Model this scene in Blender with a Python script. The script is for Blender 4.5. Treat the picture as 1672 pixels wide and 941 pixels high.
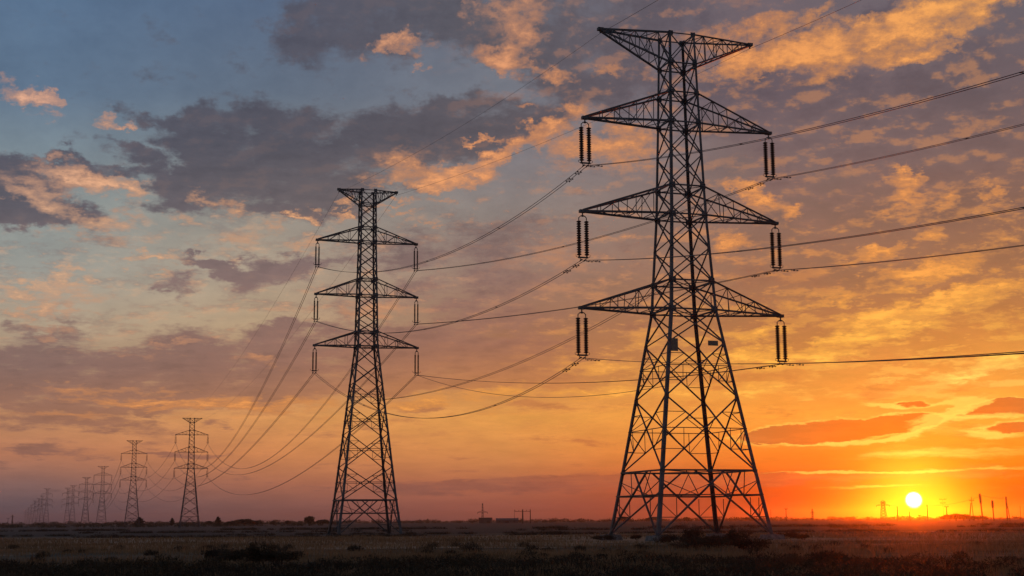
import bpy, math, random
import numpy as np
from mathutils import Vector, Matrix

for _o in list(bpy.data.objects):
    bpy.data.objects.remove(_o, do_unlink=True)
SC = bpy.context.scene
COL = SC.collection
R = math.radians
rng = random.Random(11)
nrng = np.random.default_rng(5)

# ------------------------------------------------------------------ camera
EYE = 2.15
PITCH = 9.19
ROLL = 0.38          # the photographer held the camera a touch off level
cam_data = bpy.data.cameras.new('camera')
cam_data.sensor_width = 36.0
cam_data.lens = 50.53
cam_data.clip_start = 0.5
cam_data.clip_end = 60000.0
cam = bpy.data.objects.new('camera', cam_data)
COL.objects.link(cam)
cam.location = (0, 0, EYE)
cam.rotation_euler = (Matrix.Rotation(R(90 + PITCH), 3, 'X') @ Matrix.Rotation(R(-ROLL), 3, 'Z')).to_euler()
SC.camera = cam

SC.view_settings.view_transform = 'Standard'
SC.view_settings.look = 'None'
SC.view_settings.exposure = 0.0
SC.view_settings.gamma = 1.0
SC.view_settings.use_curve_mapping = False
SC.render.film_transparent = False
try:
    SC.cycles.use_denoising = True
    SC.cycles.max_bounces = 5
    SC.cycles.volume_bounces = 1
    SC.cycles.transparent_max_bounces = 8
except Exception:
    pass

# ------------------------------------------------------------------ direction of the low sun
def level(px, py):
    """survey photograph pixel (1672 x 941) -> slopes right and up of the lens axis, with the roll taken out"""
    a, b = (px - 836.0) / 2347.0, (470.5 - py) / 2347.0
    c, s_ = math.cos(R(ROLL)), math.sin(R(ROLL))
    return a * c + b * s_, b * c - a * s_
def bearing(px, py):
    """azimuth and elevation in degrees of a direction noted on the survey photograph"""
    a, b = level(px, py)
    cp, sp = math.cos(R(PITCH)), math.sin(R(PITCH))
    y = cp - b * sp
    z = sp + b * cp
    return math.degrees(math.atan2(a, y)), math.degrees(math.atan2(z, math.hypot(a, y)))

SUN_AZ, SUN_EL = bearing(1492, 817)

# ------------------------------------------------------------------ small node language
class Graph:
    def __init__(self, tree):
        self.t = tree
    def put(self, node, socket, v):
        if v is None:
            return
        s = node.inputs[socket]
        if isinstance(v, bpy.types.NodeSocket):
            self.t.links.new(v, s)
        else:
            s.default_value = v
    def m(self, op, a, b=None, c=None, clamp=False):
        n = self.t.nodes.new('ShaderNodeMath')
        n.operation = op
        n.use_clamp = clamp
        self.put(n, 0, a); self.put(n, 1, b); self.put(n, 2, c)
        return n.outputs[0]
    def add(self, a, b): return self.m('ADD', a, b)
    def sub(self, a, b): return self.m('SUBTRACT', a, b)
    def mul(self, a, b): return self.m('MULTIPLY', a, b)
    def mad(self, a, b, c): return self.m('MULTIPLY_ADD', a, b, c)
    def v(self, op, a, b=None, scale=None):
        n = self.t.nodes.new('ShaderNodeVectorMath')
        n.operation = op
        self.put(n, 0, a)
        if b is not None: self.put(n, 1, b)
        if scale is not None: self.put(n, 'Scale', scale)
        return n.outputs['Value'] if op in ('DOT_PRODUCT', 'LENGTH', 'DISTANCE') else n.outputs[0]
    def sep(self, v):
        n = self.t.nodes.new('ShaderNodeSeparateXYZ')
        self.put(n, 0, v)
        return n.outputs[0], n.outputs[1], n.outputs[2]
    def com(self, x, y, z=0.0):
        n = self.t.nodes.new('ShaderNodeCombineXYZ')
        self.put(n, 0, x); self.put(n, 1, y); self.put(n, 2, z)
        return n.outputs[0]
    def rng(self, x, a, b, c=0.0, d=1.0, smooth=True):
        n = self.t.nodes.new('ShaderNodeMapRange')
        n.interpolation_type = 'SMOOTHSTEP' if smooth else 'LINEAR'
        n.clamp = True
        self.put(n, 0, x); self.put(n, 1, a); self.put(n, 2, b); self.put(n, 3, c); self.put(n, 4, d)
        return n.outputs[0]
    def noise(self, vec, scale=1.0, detail=4.0, rough=0.5, lac=2.0, dims='2D', dist=0.0, col=False):
        n = self.t.nodes.new('ShaderNodeTexNoise')
        n.noise_dimensions = dims
        self.put(n, 'Vector', vec)
        self.put(n, 'Scale', scale); self.put(n, 'Detail', detail); self.put(n, 'Roughness', rough)
        self.put(n, 'Lacunarity', lac); self.put(n, 'Distortion', dist)
        return n.outputs[1] if col else n.outputs[0]
    def ramp(self, x, stops, interp='LINEAR'):
        n = self.t.nodes.new('ShaderNodeValToRGB')
        n.color_ramp.interpolation = interp
        e = n.color_ramp.elements
        e[0].position = stops[0][0]; e[0].color = stops[0][1]
        e[1].position = stops[-1][0]; e[1].color = stops[-1][1]
        for p, c in stops[1:-1]:
            k = e.new(p); k.color = c
        self.put(n, 0, x)
        return n.outputs[0]
    def mix(self, f, a, b, blend='MIX'):
        n = self.t.nodes.new('ShaderNodeMix')
        n.data_type = 'RGBA'; n.blend_type = blend
        self.put(n, 0, f); self.put(n, 6, a); self.put(n, 7, b)
        return n.outputs[2]
    def blob(self, p, cx, cy, rx, ry, rot, acc, w):
        """a soft elliptic patch: 1 - elliptic radius, clamped at nought, added to acc"""
        mp = self.t.nodes.new('ShaderNodeMapping')
        mp.vector_type = 'TEXTURE'
        self.put(mp, 0, p)
        mp.inputs[1].default_value = (cx, cy, 0)
        mp.inputs[2].default_value = (0, 0, R(rot))
        mp.inputs[3].default_value = (rx, ry, 1)
        g = self.t.nodes.new('ShaderNodeTexGradient')
        g.gradient_type = 'SPHERICAL'
        self.put(g, 0, mp.outputs[0])
        return self.mad(g.outputs[1], w, acc) if acc is not None else self.mul(g.outputs[1], w)

def lin(r, g, b):
    f = lambda c: (c / 255 / 12.92) if c <= 10.3 else ((c / 255 + 0.055) / 1.055) ** 2.4
    return (f(r), f(g), f(b), 1.0)

# ------------------------------------------------------------------ sky with its broken cloud cover (all in azimuth / elevation)
world = bpy.data.worlds.new('World')
SC.world = world
world.use_nodes = True
WT = world.node_tree
WT.nodes.clear()
G = Graph(WT)
tc = WT.nodes.new('ShaderNodeTexCoord')
DIR = G.v('NORMALIZE', tc.outputs['Generated'])
dx, dy, dz = G.sep(DIR)
AZ = G.mul(G.m('ARCTAN2', dx, dy), 57.29578)
EL = G.mul(G.m('ARCSINE', dz), 57.29578)
PLANE = G.com(AZ, EL)
# clouds are foreshortened towards the horizon
SQ = G.mul(G.m('LOGARITHM', G.m('MAXIMUM', G.add(EL, 4.0), 0.5), 2.718282), 20.0)
NP = G.com(AZ, SQ)

w1 = G.v('SUBTRACT', G.noise(NP, 0.30, 5, 0.55, col=True), (0.5, 0.5, 0.5))
w2 = G.v('SUBTRACT', G.noise(G.v('ADD', G.com(G.mul(AZ, 0.65), SQ), (37.0, 11.0, 4.0)), 1.3, 6, 0.64, col=True), (0.5, 0.5, 0.5))
flat = G.rng(EL, 1.0, 9.0, 0.28, 1.0, False)
def warped(a1, a2):
    d = G.v('ADD', G.v('SCALE', w1, scale=a1), G.v('SCALE', w2, scale=a2))
    x, y, z = G.sep(d)
    return G.v('ADD', PLANE, G.com(G.mul(x, 1.5), G.mul(y, flat), 0.0))
PW = warped(1.5, 1.3)
PS = warped(1.0, 1.5)
PC = warped(0.4, 0.75)

# step of a third of a degree towards the sun, used to find the sides of the cloud that face it
tos = G.v('NORMALIZE', G.v('SUBTRACT', (SUN_AZ, SUN_EL - 1.5, 0.0), PLANE))
LITP = G.v('ADD', PLANE, G.v('SCALE', tos, scale=0.34))
lx, ly, _lz = G.sep(LITP)
SQL = G.mul(G.m('LOGARITHM', G.m('MAXIMUM', G.add(ly, 4.0), 0.5), 2.718282), 20.0)
body = G.noise(G.v('ADD', G.com(G.mul(AZ, 0.5), SQ), (31.0, 17.0, 0.0)), 0.85, 7, 0.6)
body_l = G.noise(G.v('ADD', G.com(G.mul(lx, 0.5), SQL), (31.0, 17.0, 0.0)), 0.85, 7, 0.6)
relief = G.sub(body, body_l)
flecks = G.noise(G.v('ADD', G.com(G.mul(AZ, 0.52), SQ), (71.0, 5.0, 0.0)), 2.6, 6, 0.62)
fbm = G.noise(G.v('ADD', G.com(G.mul(AZ, 0.6), SQ), (3.1, 7.7, 1.0)), 0.5, 9, 0.64)
fine = G.noise(G.v('ADD', G.com(G.mul(AZ, 0.46), SQ), (13.0, 2.0, 9.0)), 1.15, 9, 0.70)
puff = G.noise(G.v('ADD', G.com(G.mul(AZ, 0.6), G.mul(SQ, 1.2)), (5.0, 21.0, 3.0)), 1.9, 5, 0.55)

def field(p, items, eff):
    acc = None
    for it in items:
        x, y, rx, ry = it[:4]
        rot = it[4] if len(it) > 4 else 0
        w = it[5] if len(it) > 5 else 1.0
        a, e = bearing(x, y)
        acc = G.blob(p, a, e, rx / 41.0 / eff, ry / 41.0 / eff, rot, acc, w)
    return acc

DARK = [
 (560,60,80,50),(690,25,140,42),(800,60,70,42),(600,20,80,30),(500,70,45,35,0,.6),
 (400,230,110,50),(520,235,110,58),(640,235,130,50),(760,210,100,42),(850,200,70,28),(430,300,100,42),(560,290,110,45),
 (330,215,50,28),(660,280,80,25,0,.6),(800,200,80,30),
 (20,310,75,50),(65,345,70,32,-12),(40,275,80,20),(240,282,120,20,-3),(320,300,60,26),(300,337,42,22,-12),(130,275,60,14),
 (200,238,32,11,0,.9),(240,250,24,11,0,.9),(245,190,36,11,-8,.9),(130,110,45,22,0,.42),(60,350,60,20),(400,330,70,24,0,.7),(490,330,60,22,0,.8),
 (950,40,110,62),(1000,120,110,62),(930,95,60,50),(1120,40,90,42,0,.9),(1240,190,110,40,0,.9),(1180,140,80,30,0,.8),(1060,0,120,30),
 (1340,135,70,28,0,.8),(1440,195,160,50,0,.6),(1560,140,110,60,0,.7),(1620,90,60,60,0,.6),(1440,8,40,16,12,1.0),(1425,78,60,16,12,.9),(1300,40,50,12,15,.7),
 (1400,270,170,55,0,.6),(1560,240,120,55,0,.6),(1350,340,90,40,-10,.5),
 (760,375,120,30,0,.6),(820,450,140,30,0,.6),(700,410,90,22,0,.6),(640,480,90,16,0,.6),(880,360,70,30,0,.4),(560,430,60,16,0,.6),(720,520,120,26,0,.6),(900,520,120,40,0,.5),
 (285,462,34,15),(370,442,55,11,-12,.95),(340,430,28,9),(440,447,60,16,0,.8),(470,430,55,12,0,.8),(400,470,60,10,-10,.6),(265,480,26,8),
 (330,572,110,24),(180,602,210,26),(60,585,80,22),(450,570,80,22),(500,605,140,36),(300,625,260,34),(40,625,130,30),(600,615,150,28),(750,590,150,34,0,.8),
 (55,545,60,12),(470,535,55,13,0,.9),(120,640,160,24,0,.9),(400,645,120,14,0,.8),(560,560,100,30,0,.7),
 (195,698,50,10),(70,735,95,8,-3,1.2),(60,693,80,12),(130,668,120,10,0,.8),(345,692,28,6,0,.9),(285,744,55,5,0,1.0),
 (850,792,210,11,1,.9),(1000,786,160,13,1,.9),(700,798,110,8,1,.8),(1290,784,170,9,0,.9),(1150,780,120,8,0,.8),(1480,778,120,5,0,.6),(1610,772,80,5,1,.8),
 (890,622,85,17,0,.8),(860,655,45,9,0,.8),(690,668,45,8,0,.8),(1225,618,75,18,0,.7),(1160,600,60,18,0,.6),(600,695,25,6,0,.7),(980,725,40,5,0,.6),(760,570,150,30,0,.5),
 (1240,470,90,30,0,.5),(1340,450,80,22,0,.5),(1300,520,80,20,0,.4),(1600,560,60,16,0,.4),(1420,640,50,8,0,.5),
]
LENS = [  # crisp, rimmed clouds close to the sun
 (1385,703,120,15,4),(1475,690,42,10,6),(1285,712,70,9,1),(1495,660,24,5.5,3),(1630,667,55,10,4),(1665,662,40,12,3),(1660,698,45,10,3),(1340,705,90,12,3),
]
GLOW = [
 (45,157,52,11,-10,1.2),(85,162,20,9,0,1.2),(188,200,26,9,0,1.0),(215,208,9,5,0,1.0),(80,190,18,8,0,.6),
 (160,292,55,15,-14,1.1),(200,305,30,9,-12,.8),(100,285,40,20,-20,.7),(75,330,50,14,-20,.6),(60,310,50,20,-20,.5),(320,362,36,11,-8,1.2),(350,328,30,12,-25,1.0),(395,345,16,12,30,1.0),(440,362,26,8,-15,.8),(490,354,14,5,0,.9),
 (140,370,60,12,15,.7),(130,440,30,6,0,.9),(110,452,14,10,0,.8),(70,468,60,7,0,.9),(30,478,20,6,0,.8),(85,507,45,7,-3,1.0),(20,502,18,9,-15,.9),(100,485,80,10,0,.4),(250,425,50,6,0,.8),(265,450,30,6,10,.7),(165,455,14,8,0,.6),(70,540,30,8,0,.6),
 (230,385,60,20,0,.35),(400,395,80,20,0,.35),
 (640,68,28,11,5,1.0),(612,78,16,12,0,.9),(690,75,30,12,0,.5),(682,107,12,5,0,.9),(830,103,48,16,-8,1.1),(855,60,30,22,50,.9),(822,18,40,14,0,.8),(905,120,28,9,-10,1.0),(930,25,40,14,0,.4),(850,30,60,30,0,.35),
 (680,290,70,15,0,1.0),(750,285,60,13,6,1.1),(800,258,40,13,25,1.2),(850,232,50,13,22,1.2),(905,212,40,14,20,1.2),(785,228,20,4,8,1.0),(945,180,34,10,-15,1.1),(690,305,55,8,0,.9),(650,270,50,18,0,.5),(860,175,30,4,0,.8),
 (985,238,38,18,0,1.0),(1040,222,36,18,0,1.0),(1010,205,30,10,0,.9),(985,105,22,10,0,.8),(1060,110,30,10,0,.6),(1100,160,30,14,0,.6),(925,240,60,20,0,.5),(1030,260,50,20,0,.5),
 (632,336,30,5,8,1.0),(654,352,24,5,0,1.0),(560,335,10,7,0,.9),(500,395,20,7,0,.7),(700,365,16,4,0,.8),(730,330,30,6,0,.5),(560,355,20,4,0,.6),(500,412,16,5,0,.8),(490,350,14,5,0,.7),(515,470,18,5,0,.5),(660,500,50,14,0,.6),(600,500,40,12,0,.6),(900,430,70,16,0,.4),(960,470,70,20,0,.5),(900,390,60,18,0,.3),
 (1250,95,72,22,14,1.3),(1330,78,80,26,14,1.4),(1420,52,90,20,18,1.4),(1520,32,90,20,18,1.3),(1600,6,50,16,22,1.1),(1220,50,60,15,22,1.0),(1180,105,50,14,10,.9),(1345,12,32,10,20,.8),(1490,92,55,10,12,1.0),(1560,50,60,18,20,.7),(1400,100,60,14,10,.6),(1280,35,50,14,20,.6),(1350,125,60,12,10,.5),(1150,60,40,14,10,.5),
 (1200,302,24,9,-28,1.1),(1245,326,44,10,-22,1.2),(1285,346,24,8,15,1.2),(1478,298,22,17,35,1.0),(1465,280,26,7,0,.9),(1480,328,30,8,0,.8),(1640,303,40,8,0,1.0),(1625,312,14,14,0,.8),(1530,342,44,11,24,1.1),(1450,350,26,7,0,.9),(1400,428,44,8,10,1.1),(1430,412,30,7,20,.9),(1210,402,60,10,8,.8),(1520,382,22,10,20,.8),(1190,395,20,8,0,.9),(1270,450,20,5,0,.5),(1620,340,50,10,10,.5),(1590,415,60,20,10,.6),
 (1490,448,60,12,6,1.0),(1560,438,60,12,6,.8),(1580,490,66,16,10,1.0),(1495,500,76,13,10,1.1),(1445,518,84,10,12,1.3),(1385,558,110,9,8,1.2),(1450,538,64,7,8,1.2),(1240,542,60,9,4,1.1),(1340,500,34,8,10,.8),(1390,480,34,9,20,.9),(1640,470,50,14,0,.8),(1630,520,60,14,0,.6),(1300,500,30,8,15,.6),
 (1250,578,66,11,4,1.2),(1350,575,74,9,5,1.3),(1180,640,66,10,0,.9),(1280,640,60,6,0,.9),(1230,600,90,16,0,.6),(1110,590,40,14,0,.8),
 (1595,607,64,8,10,1.3),(1560,618,50,5,6,1.0),(1645,590,44,8,10,1.2),(1450,622,40,3,0,.8),(1500,590,80,8,0,.5),
 (1000,600,66,14,0,1.1),(950,642,66,8,0,1.0),(830,640,26,9,0,1.0),(775,646,64,6,0,.9),(705,657,56,6,0,1.0),(1045,555,30,14,0,.8),(1050,640,70,12,0,.8),(930,590,50,10,0,.6),(640,665,50,5,0,.9),(1080,690,60,10,0,.5),(960,700,60,6,0,.5),
 (125,638,60,8,0,.9),(200,655,64,5,0,1.0),(265,662,64,5,0,1.0),(370,657,80,7,0,1.0),(460,665,60,7,0,.8),(520,655,40,8,0,.8),(240,640,50,5,0,.5),(100,680,60,5,0,.6),(420,590,40,8,0,.5),(410,580,20,5,0,.6),(200,575,80,5,0,.4),(290,560,60,4,0,.4),
]
RIM = [  # thin cloud lit straight from behind
 (1545,676,52,6,14,1.3),(1570,668,26,6,20,1.1),(1500,702,34,5,20,1.2),(1560,744,150,8,1,.6),(1490,738,70,7,2,.5),(1640,730,60,6,0,.4),(1590,655,30,7,0,.9),(1620,680,60,4,3,1.0),(1630,712,50,4,0,1.0),(1455,663,40,3,-5,1.1),(1530,660,26,4,5,1.1),(1500,650,60,6,0,.5),
 (1420,772,90,2.4,-1,1.0),(1520,769,40,2.2,0,1.0),(1330,772,80,2.2,0,.8),(1630,764,60,3,1,.7),(1590,705,24,5,-10,.9),(1420,795,100,3,2,.7),(1350,725,120,3,1,.9),(1450,718,50,4,5,.9),
]
dens = G.m('MINIMUM', field(PW, DARK, 0.6), 1.0)
dens = G.add(dens, G.mul(G.sub(fbm, 0.5), 2.0))
dens = G.add(dens, G.mul(G.sub(fine, 0.5), 1.5))
dens = G.add(dens, G.mul(G.sub(body, 0.5), 0.8))
dark_a = G.rng(dens, 0.08, 0.90)
lens_d = G.add(field(PC, LENS, 0.6), G.mul(G.sub(fine, 0.5), 0.75))
lens_a = G.rng(lens_d, 0.36, 0.56)
lens_rim = G.mul(G.rng(lens_d, 0.14, 0.46), G.sub(1.0, lens_a))
glow_b = G.m('MINIMUM', G.mul(field(PS, GLOW, 0.6), 1.12), 1.15)
glow_d = G.add(glow_b, G.mul(G.sub(fine, 0.5), 2.6))
glow_d = G.add(glow_d, G.mul(G.sub(puff, 0.5), 1.2))
glow_d = G.add(glow_d, G.mul(G.sub(fbm, 0.5), 1.6))
glow_a = G.mul(G.rng(glow_d, 0.32, 1.75), G.rng(glow_b, 0.02, 0.5))
rim_a = G.rng(G.add(field(PC, RIM, 0.6), G.mul(G.sub(fine, 0.5), 0.7)), 0.25, 0.8)

EMIN, EMAX = -2.0, 24.0
def column(x, stops):
    out = [((bearing(x, y)[1] - EMIN) / (EMAX - EMIN), lin(*c)) for y, c in stops]
    out.sort(key=lambda s: s[0])
    return out
ELF = G.rng(EL, EMIN, EMAX, 0.0, 1.0, False)
def grid(cols, az_back=True):
    """colours measured down five bearings, blended along the azimuth"""
    cur, x0 = None, None
    first = None
    for x, stops in cols:
        c = G.ramp(ELF, column(x, stops))
        if cur is None:
            cur, first = c, c
        else:
            cur = G.mix(G.rng(AZ, bearing(x0, 600)[0], bearing(x, 600)[0], 0, 1, False), cur, c)
        x0 = x
    return G.mix(G.rng(AZ, 40, 120), cur, first)

BASE = [
 (60, [(0,(86,111,140)),(150,(91,113,137)),(240,(119,135,146)),(330,(136,146,146)),(440,(149,150,144)),(530,(172,154,132)),(600,(172,142,115)),(680,(196,140,98)),(740,(184,122,92)),(790,(130,99,95)),(828,(93,84,93)),(852,(80,76,92))]),
 (420,[(0,(80,99,126)),(150,(92,107,126)),(240,(112,121,128)),(330,(138,136,131)),(440,(172,156,136)),(530,(180,154,124)),(600,(182,140,106)),(680,(214,148,90)),(740,(204,132,84)),(790,(165,106,84)),(828,(122,88,86)),(852,(96,78,86))]),
 (820,[(0,(104,108,122)),(150,(110,116,128)),(260,(122,120,126)),(350,(136,126,122)),(450,(143,114,102)),(530,(151,106,84)),(600,(168,110,77)),(680,(224,154,78)),(740,(208,136,78)),(790,(178,106,77)),(828,(150,88,78)),(852,(116,76,80))]),
 (1240,[(0,(104,93,102)),(150,(104,89,97)),(260,(114,97,98)),(350,(120,94,88)),(450,(140,100,80)),(530,(160,106,68)),(600,(196,126,62)),(680,(238,152,60)),(740,(230,124,42)),(790,(196,78,28)),(828,(120,38,18)),(852,(96,38,30))]),
 (1610,[(0,(99,93,103)),(150,(101,87,94)),(260,(112,89,88)),(350,(122,89,78)),(450,(150,102,72)),(530,(188,120,62)),(600,(226,150,64)),(680,(246,164,58)),(740,(240,132,30)),(790,(212,82,12)),(828,(140,44,14)),(852,(110,44,32))]),
]
CLOUD = [
 (60, [(0,(78,84,100)),(280,(80,78,92)),(340,(86,82,94)),(450,(128,108,106)),(600,(126,98,94)),(680,(150,106,88)),(740,(140,98,86)),(790,(110,86,84)),(852,(80,72,82))]),
 (420,[(0,(78,80,96)),(240,(74,74,87)),(330,(94,87,94)),(450,(124,102,102)),(600,(138,100,90)),(680,(164,112,84)),(740,(160,104,82)),(790,(130,90,82)),(852,(90,76,82))]),
 (820,[(0,(84,83,93)),(230,(80,77,87)),(330,(106,95,97)),(450,(130,102,98)),(560,(150,102,86)),(640,(190,122,74)),(740,(180,112,72)),(790,(146,90,76)),(852,(112,74,76))]),
 (1240,[(0,(88,80,92)),(150,(88,79,91)),(260,(108,91,96)),(350,(128,96,92)),(450,(144,98,78)),(560,(166,102,64)),(640,(208,126,58)),(740,(212,108,48)),(790,(180,84,50)),(852,(140,66,60))]),
 (1610,[(0,(88,81,93)),(150,(93,82,90)),(260,(110,89,90)),(350,(136,98,84)),(450,(156,104,72)),(560,(190,118,60)),(640,(222,136,56)),(740,(226,122,44)),(790,(206,98,48)),(852,(150,76,66))]),
]
LIT = [
 (60, [(0,(214,160,132)),(160,(216,162,134)),(300,(222,168,134)),(450,(230,182,142)),(560,(206,150,114)),(660,(212,140,88)),(852,(160,110,90))]),
 (420,[(0,(208,152,120)),(160,(214,156,122)),(300,(228,164,118)),(450,(228,176,132)),(560,(202,142,106)),(660,(224,146,80)),(852,(170,110,80))]),
 (820,[(0,(206,146,112)),(160,(222,148,100)),(300,(226,148,92)),(450,(196,142,110)),(560,(220,142,80)),(640,(240,162,74)),(852,(190,110,70))]),
 (1240,[(0,(214,140,86)),(160,(230,150,80)),(300,(226,146,80)),(450,(228,144,72)),(560,(250,178,72)),(640,(250,178,76)),(852,(240,130,50))]),
 (1610,[(0,(236,160,82)),(160,(232,152,82)),(300,(232,150,78)),(450,(238,158,70)),(560,(250,186,76)),(620,(255,214,104)),(760,(255,206,80)),(852,(240,130,50))]),
]
base = grid(BASE)
# slight mottling of the thin high veil
base = G.mix(0.5, base, G.mix(1.0, base, G.ramp(fbm, [(0.25, (0.72, 0.74, 0.78, 1)), (0.75, (1.3, 1.27, 1.22, 1))]), 'MULTIPLY'))
cloud = grid(CLOUD)
lit = grid(LIT)
lit_soft = G.mix(0.45, lit, cloud)
relief_lit = G.rng(relief, 0.0, 0.16)
relief_dim = G.rng(relief, 0.0, -0.16)
shade = G.ramp(G.add(G.mul(fbm, 0.6), G.mul(fine, 0.4)), [(0.3, (1.22, 1.2, 1.17, 1)), (0.72, (0.78, 0.79, 0.82, 1))])
cloud = G.mix(0.7, cloud, G.mix(1.0, cloud, shade, 'MULTIPLY'))
cloud = G.mix(G.mul(relief_dim, 0.38), cloud, G.mix(1.0, cloud, (0.70, 0.71, 0.76, 1), 'MULTIPLY'))
cloud = G.mix(G.mul(relief_lit, G.mul(G.rng(EL, 3.0, 10.0, 0.12, 0.30, False), G.rng(AZ, -6.0, 8.0, 0.12, 1.0))), cloud, lit)
veil_n = G.add(G.mul(body, 0.55), G.mul(flecks, 0.45))
upper = G.rng(EL, 10.0, 14.5)
calm = G.sub(1.0, G.mul(upper, G.rng(AZ, 4.0, -5.0, 0.62, 1.0)))      # the high left is nearly clear, the high right smooth
high = G.mul(G.mul(G.rng(AZ, -19.0, -6.0, 0.75, 1.0), G.rng(EL, 1.5, 5.0)), calm)
base = G.mix(G.mul(G.mul(G.rng(veil_n, 0.47, 0.62), high), 0.42), base, cloud)
base = G.mix(G.mul(G.mul(G.rng(relief, 0.02, 0.2), high), 0.40), base, lit)
base = G.mix(G.mul(G.mul(G.rng(flecks, 0.56, 0.74), G.rng(body, 0.42, 0.6)), G.mul(high, 0.55)), base, lit)
col = G.mix(G.mul(dark_a, 0.95), base, cloud)
col = G.mix(G.mul(G.mul(G.rng(glow_d, 0.0, 0.8), G.rng(glow_b, 0.0, 0.3)), 0.6), col, lit_soft)
hot = G.mix(G.rng(glow_d, 0.6, 1.9), G.mix(1.0, lit, (0.80, 0.76, 0.74, 1), 'MULTIPLY'), G.mix(1.0, lit, (1.18, 1.18, 1.14, 1), 'MULTIPLY'))
col = G.mix(G.mul(glow_a, 0.92), col, hot)
sun_dir = (math.sin(R(SUN_AZ)) * math.cos(R(SUN_EL)), math.cos(R(SUN_AZ)) * math.cos(R(SUN_EL)), math.sin(R(SUN_EL)))
ang = G.mul(G.m('ARCCOSINE', G.m('MINIMUM', G.v('DOT_PRODUCT', DIR, sun_dir), 1.0)), 57.29578)
near = G.rng(ang, 1.5, 9.0, 1.0, 0.0)
rimcol = G.mix(near, lin(248, 182, 80), lin(255, 222, 98))
lensc = G.mix(near, lin(186, 108, 58), lin(204, 100, 28))
lensc = G.mix(G.mul(G.rng(body, 0.4, 0.62), 0.5), lensc, G.mix(1.0, lensc, (1.25, 1.3, 1.25, 1), 'MULTIPLY'))
col = G.mix(lens_a, col, lensc)
col = G.mix(G.mul(lens_rim, G.rng(fine, 0.35, 0.6, 0.35, 1.0)), col, rimcol)
col = G.mix(G.mul(rim_a, 0.7), col, rimcol)
# glare of the sun in the low air
halo = G.m('EXPONENT', G.mul(ang, -0.55))
halo2 = G.m('EXPONENT', G.mul(G.mul(ang, ang), -0.42))
col = G.mix(1.0, col, G.v('SCALE', (0.06, 0.012, 0.0), scale=halo), 'ADD')
col = G.mix(1.0, col, G.v('SCALE', (0.40, 0.42, 0.03), scale=halo2), 'ADD')
disc = G.rng(ang, 0.17, 0.35, 1.0, 0.0)
col = G.mix(1.0, col, G.v('SCALE', (6.0, 5.6, 4.0), scale=disc), 'ADD')
# the air's own twilight colour
nis = WT.nodes.new('ShaderNodeTexSky')
nis.sky_type = 'NISHITA'
nis.sun_disc = False
nis.sun_elevation = R(SUN_EL)
nis.sun_rotation = R(SUN_AZ)
nis.dust_density = 3.0
bg_cloud = WT.nodes.new('ShaderNodeBackground')
WT.links.new(col, bg_cloud.inputs[0]); bg_cloud.inputs[1].default_value = 1.0
bg_air = WT.nodes.new('ShaderNodeBackground')
WT.links.new(nis.outputs[0], bg_air.inputs[0]); bg_air.inputs[1].default_value = 0.015
addw = WT.nodes.new('ShaderNodeAddShader')
WT.links.new(bg_cloud.outputs[0], addw.inputs[0]); WT.links.new(bg_air.outputs[0], addw.inputs[1])
wo = WT.nodes.new('ShaderNodeOutputWorld')
WT.links.new(addw.outputs[0], wo.inputs[0])
try:
    world.cycles.sampling_method = 'MANUAL'
    world.cycles.sample_map_resolution = 512
except Exception:
    pass

# ------------------------------------------------------------------ sun lamp
sun_data = bpy.data.lights.new('sun', 'SUN')
sun_data.energy = 0.38
sun_data.angle = R(0.6)
sun_data.color = (1.0, 0.11, 0.0)
sun = bpy.data.objects.new('sun', sun_data)
COL.objects.link(sun)
sun.location = (0, 0, 200)
sun.rotation_euler = Vector(sun_dir).to_track_quat('Z', 'Y').to_euler()

# ------------------------------------------------------------------ materials
def material(name, build):
    m = bpy.data.materials.new(name)
    m.use_nodes = True
    t = m.node_tree
    t.nodes.clear()
    g = Graph(t)
    out = t.nodes.new('ShaderNodeOutputMaterial')
    p = t.nodes.new('ShaderNodeBsdfPrincipled')
    t.links.new(p.outputs[0], out.inputs[0])
    build(g, p)
    return m

def objco(g):
    n = g.t.nodes.new('ShaderNodeTexCoord')
    return n.outputs['Object']

def wpos(g):
    n = g.t.nodes.new('ShaderNodeNewGeometry')
    return n.outputs['Position']

def bump(g, p, h, strength, dist):
    n = g.t.nodes.new('ShaderNodeBump')
    n.inputs['Strength'].default_value = strength
    n.inputs['Distance'].default_value = dist
    g.put(n, 'Height', h)
    g.t.links.new(n.outputs[0], p.inputs['Normal'])

def two_tone(a, b, scale, rough=0.8, metal=0.0, world=False, detail=4, lo=0.35, hi=0.65):
    def build(g, p):
        c = wpos(g) if world else objco(g)
        n = g.noise(c, scale, detail, 0.6, dims='3D')
        g.put(p, 'Base Color', g.ramp(n, [(lo, (*a, 1)), (hi, (*b, 1))]))
        p.inputs['Roughness'].default_value = rough
        p.inputs['Metallic'].default_value = metal
        p.inputs['Specular IOR Level'].default_value = 0.3
    return build

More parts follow.
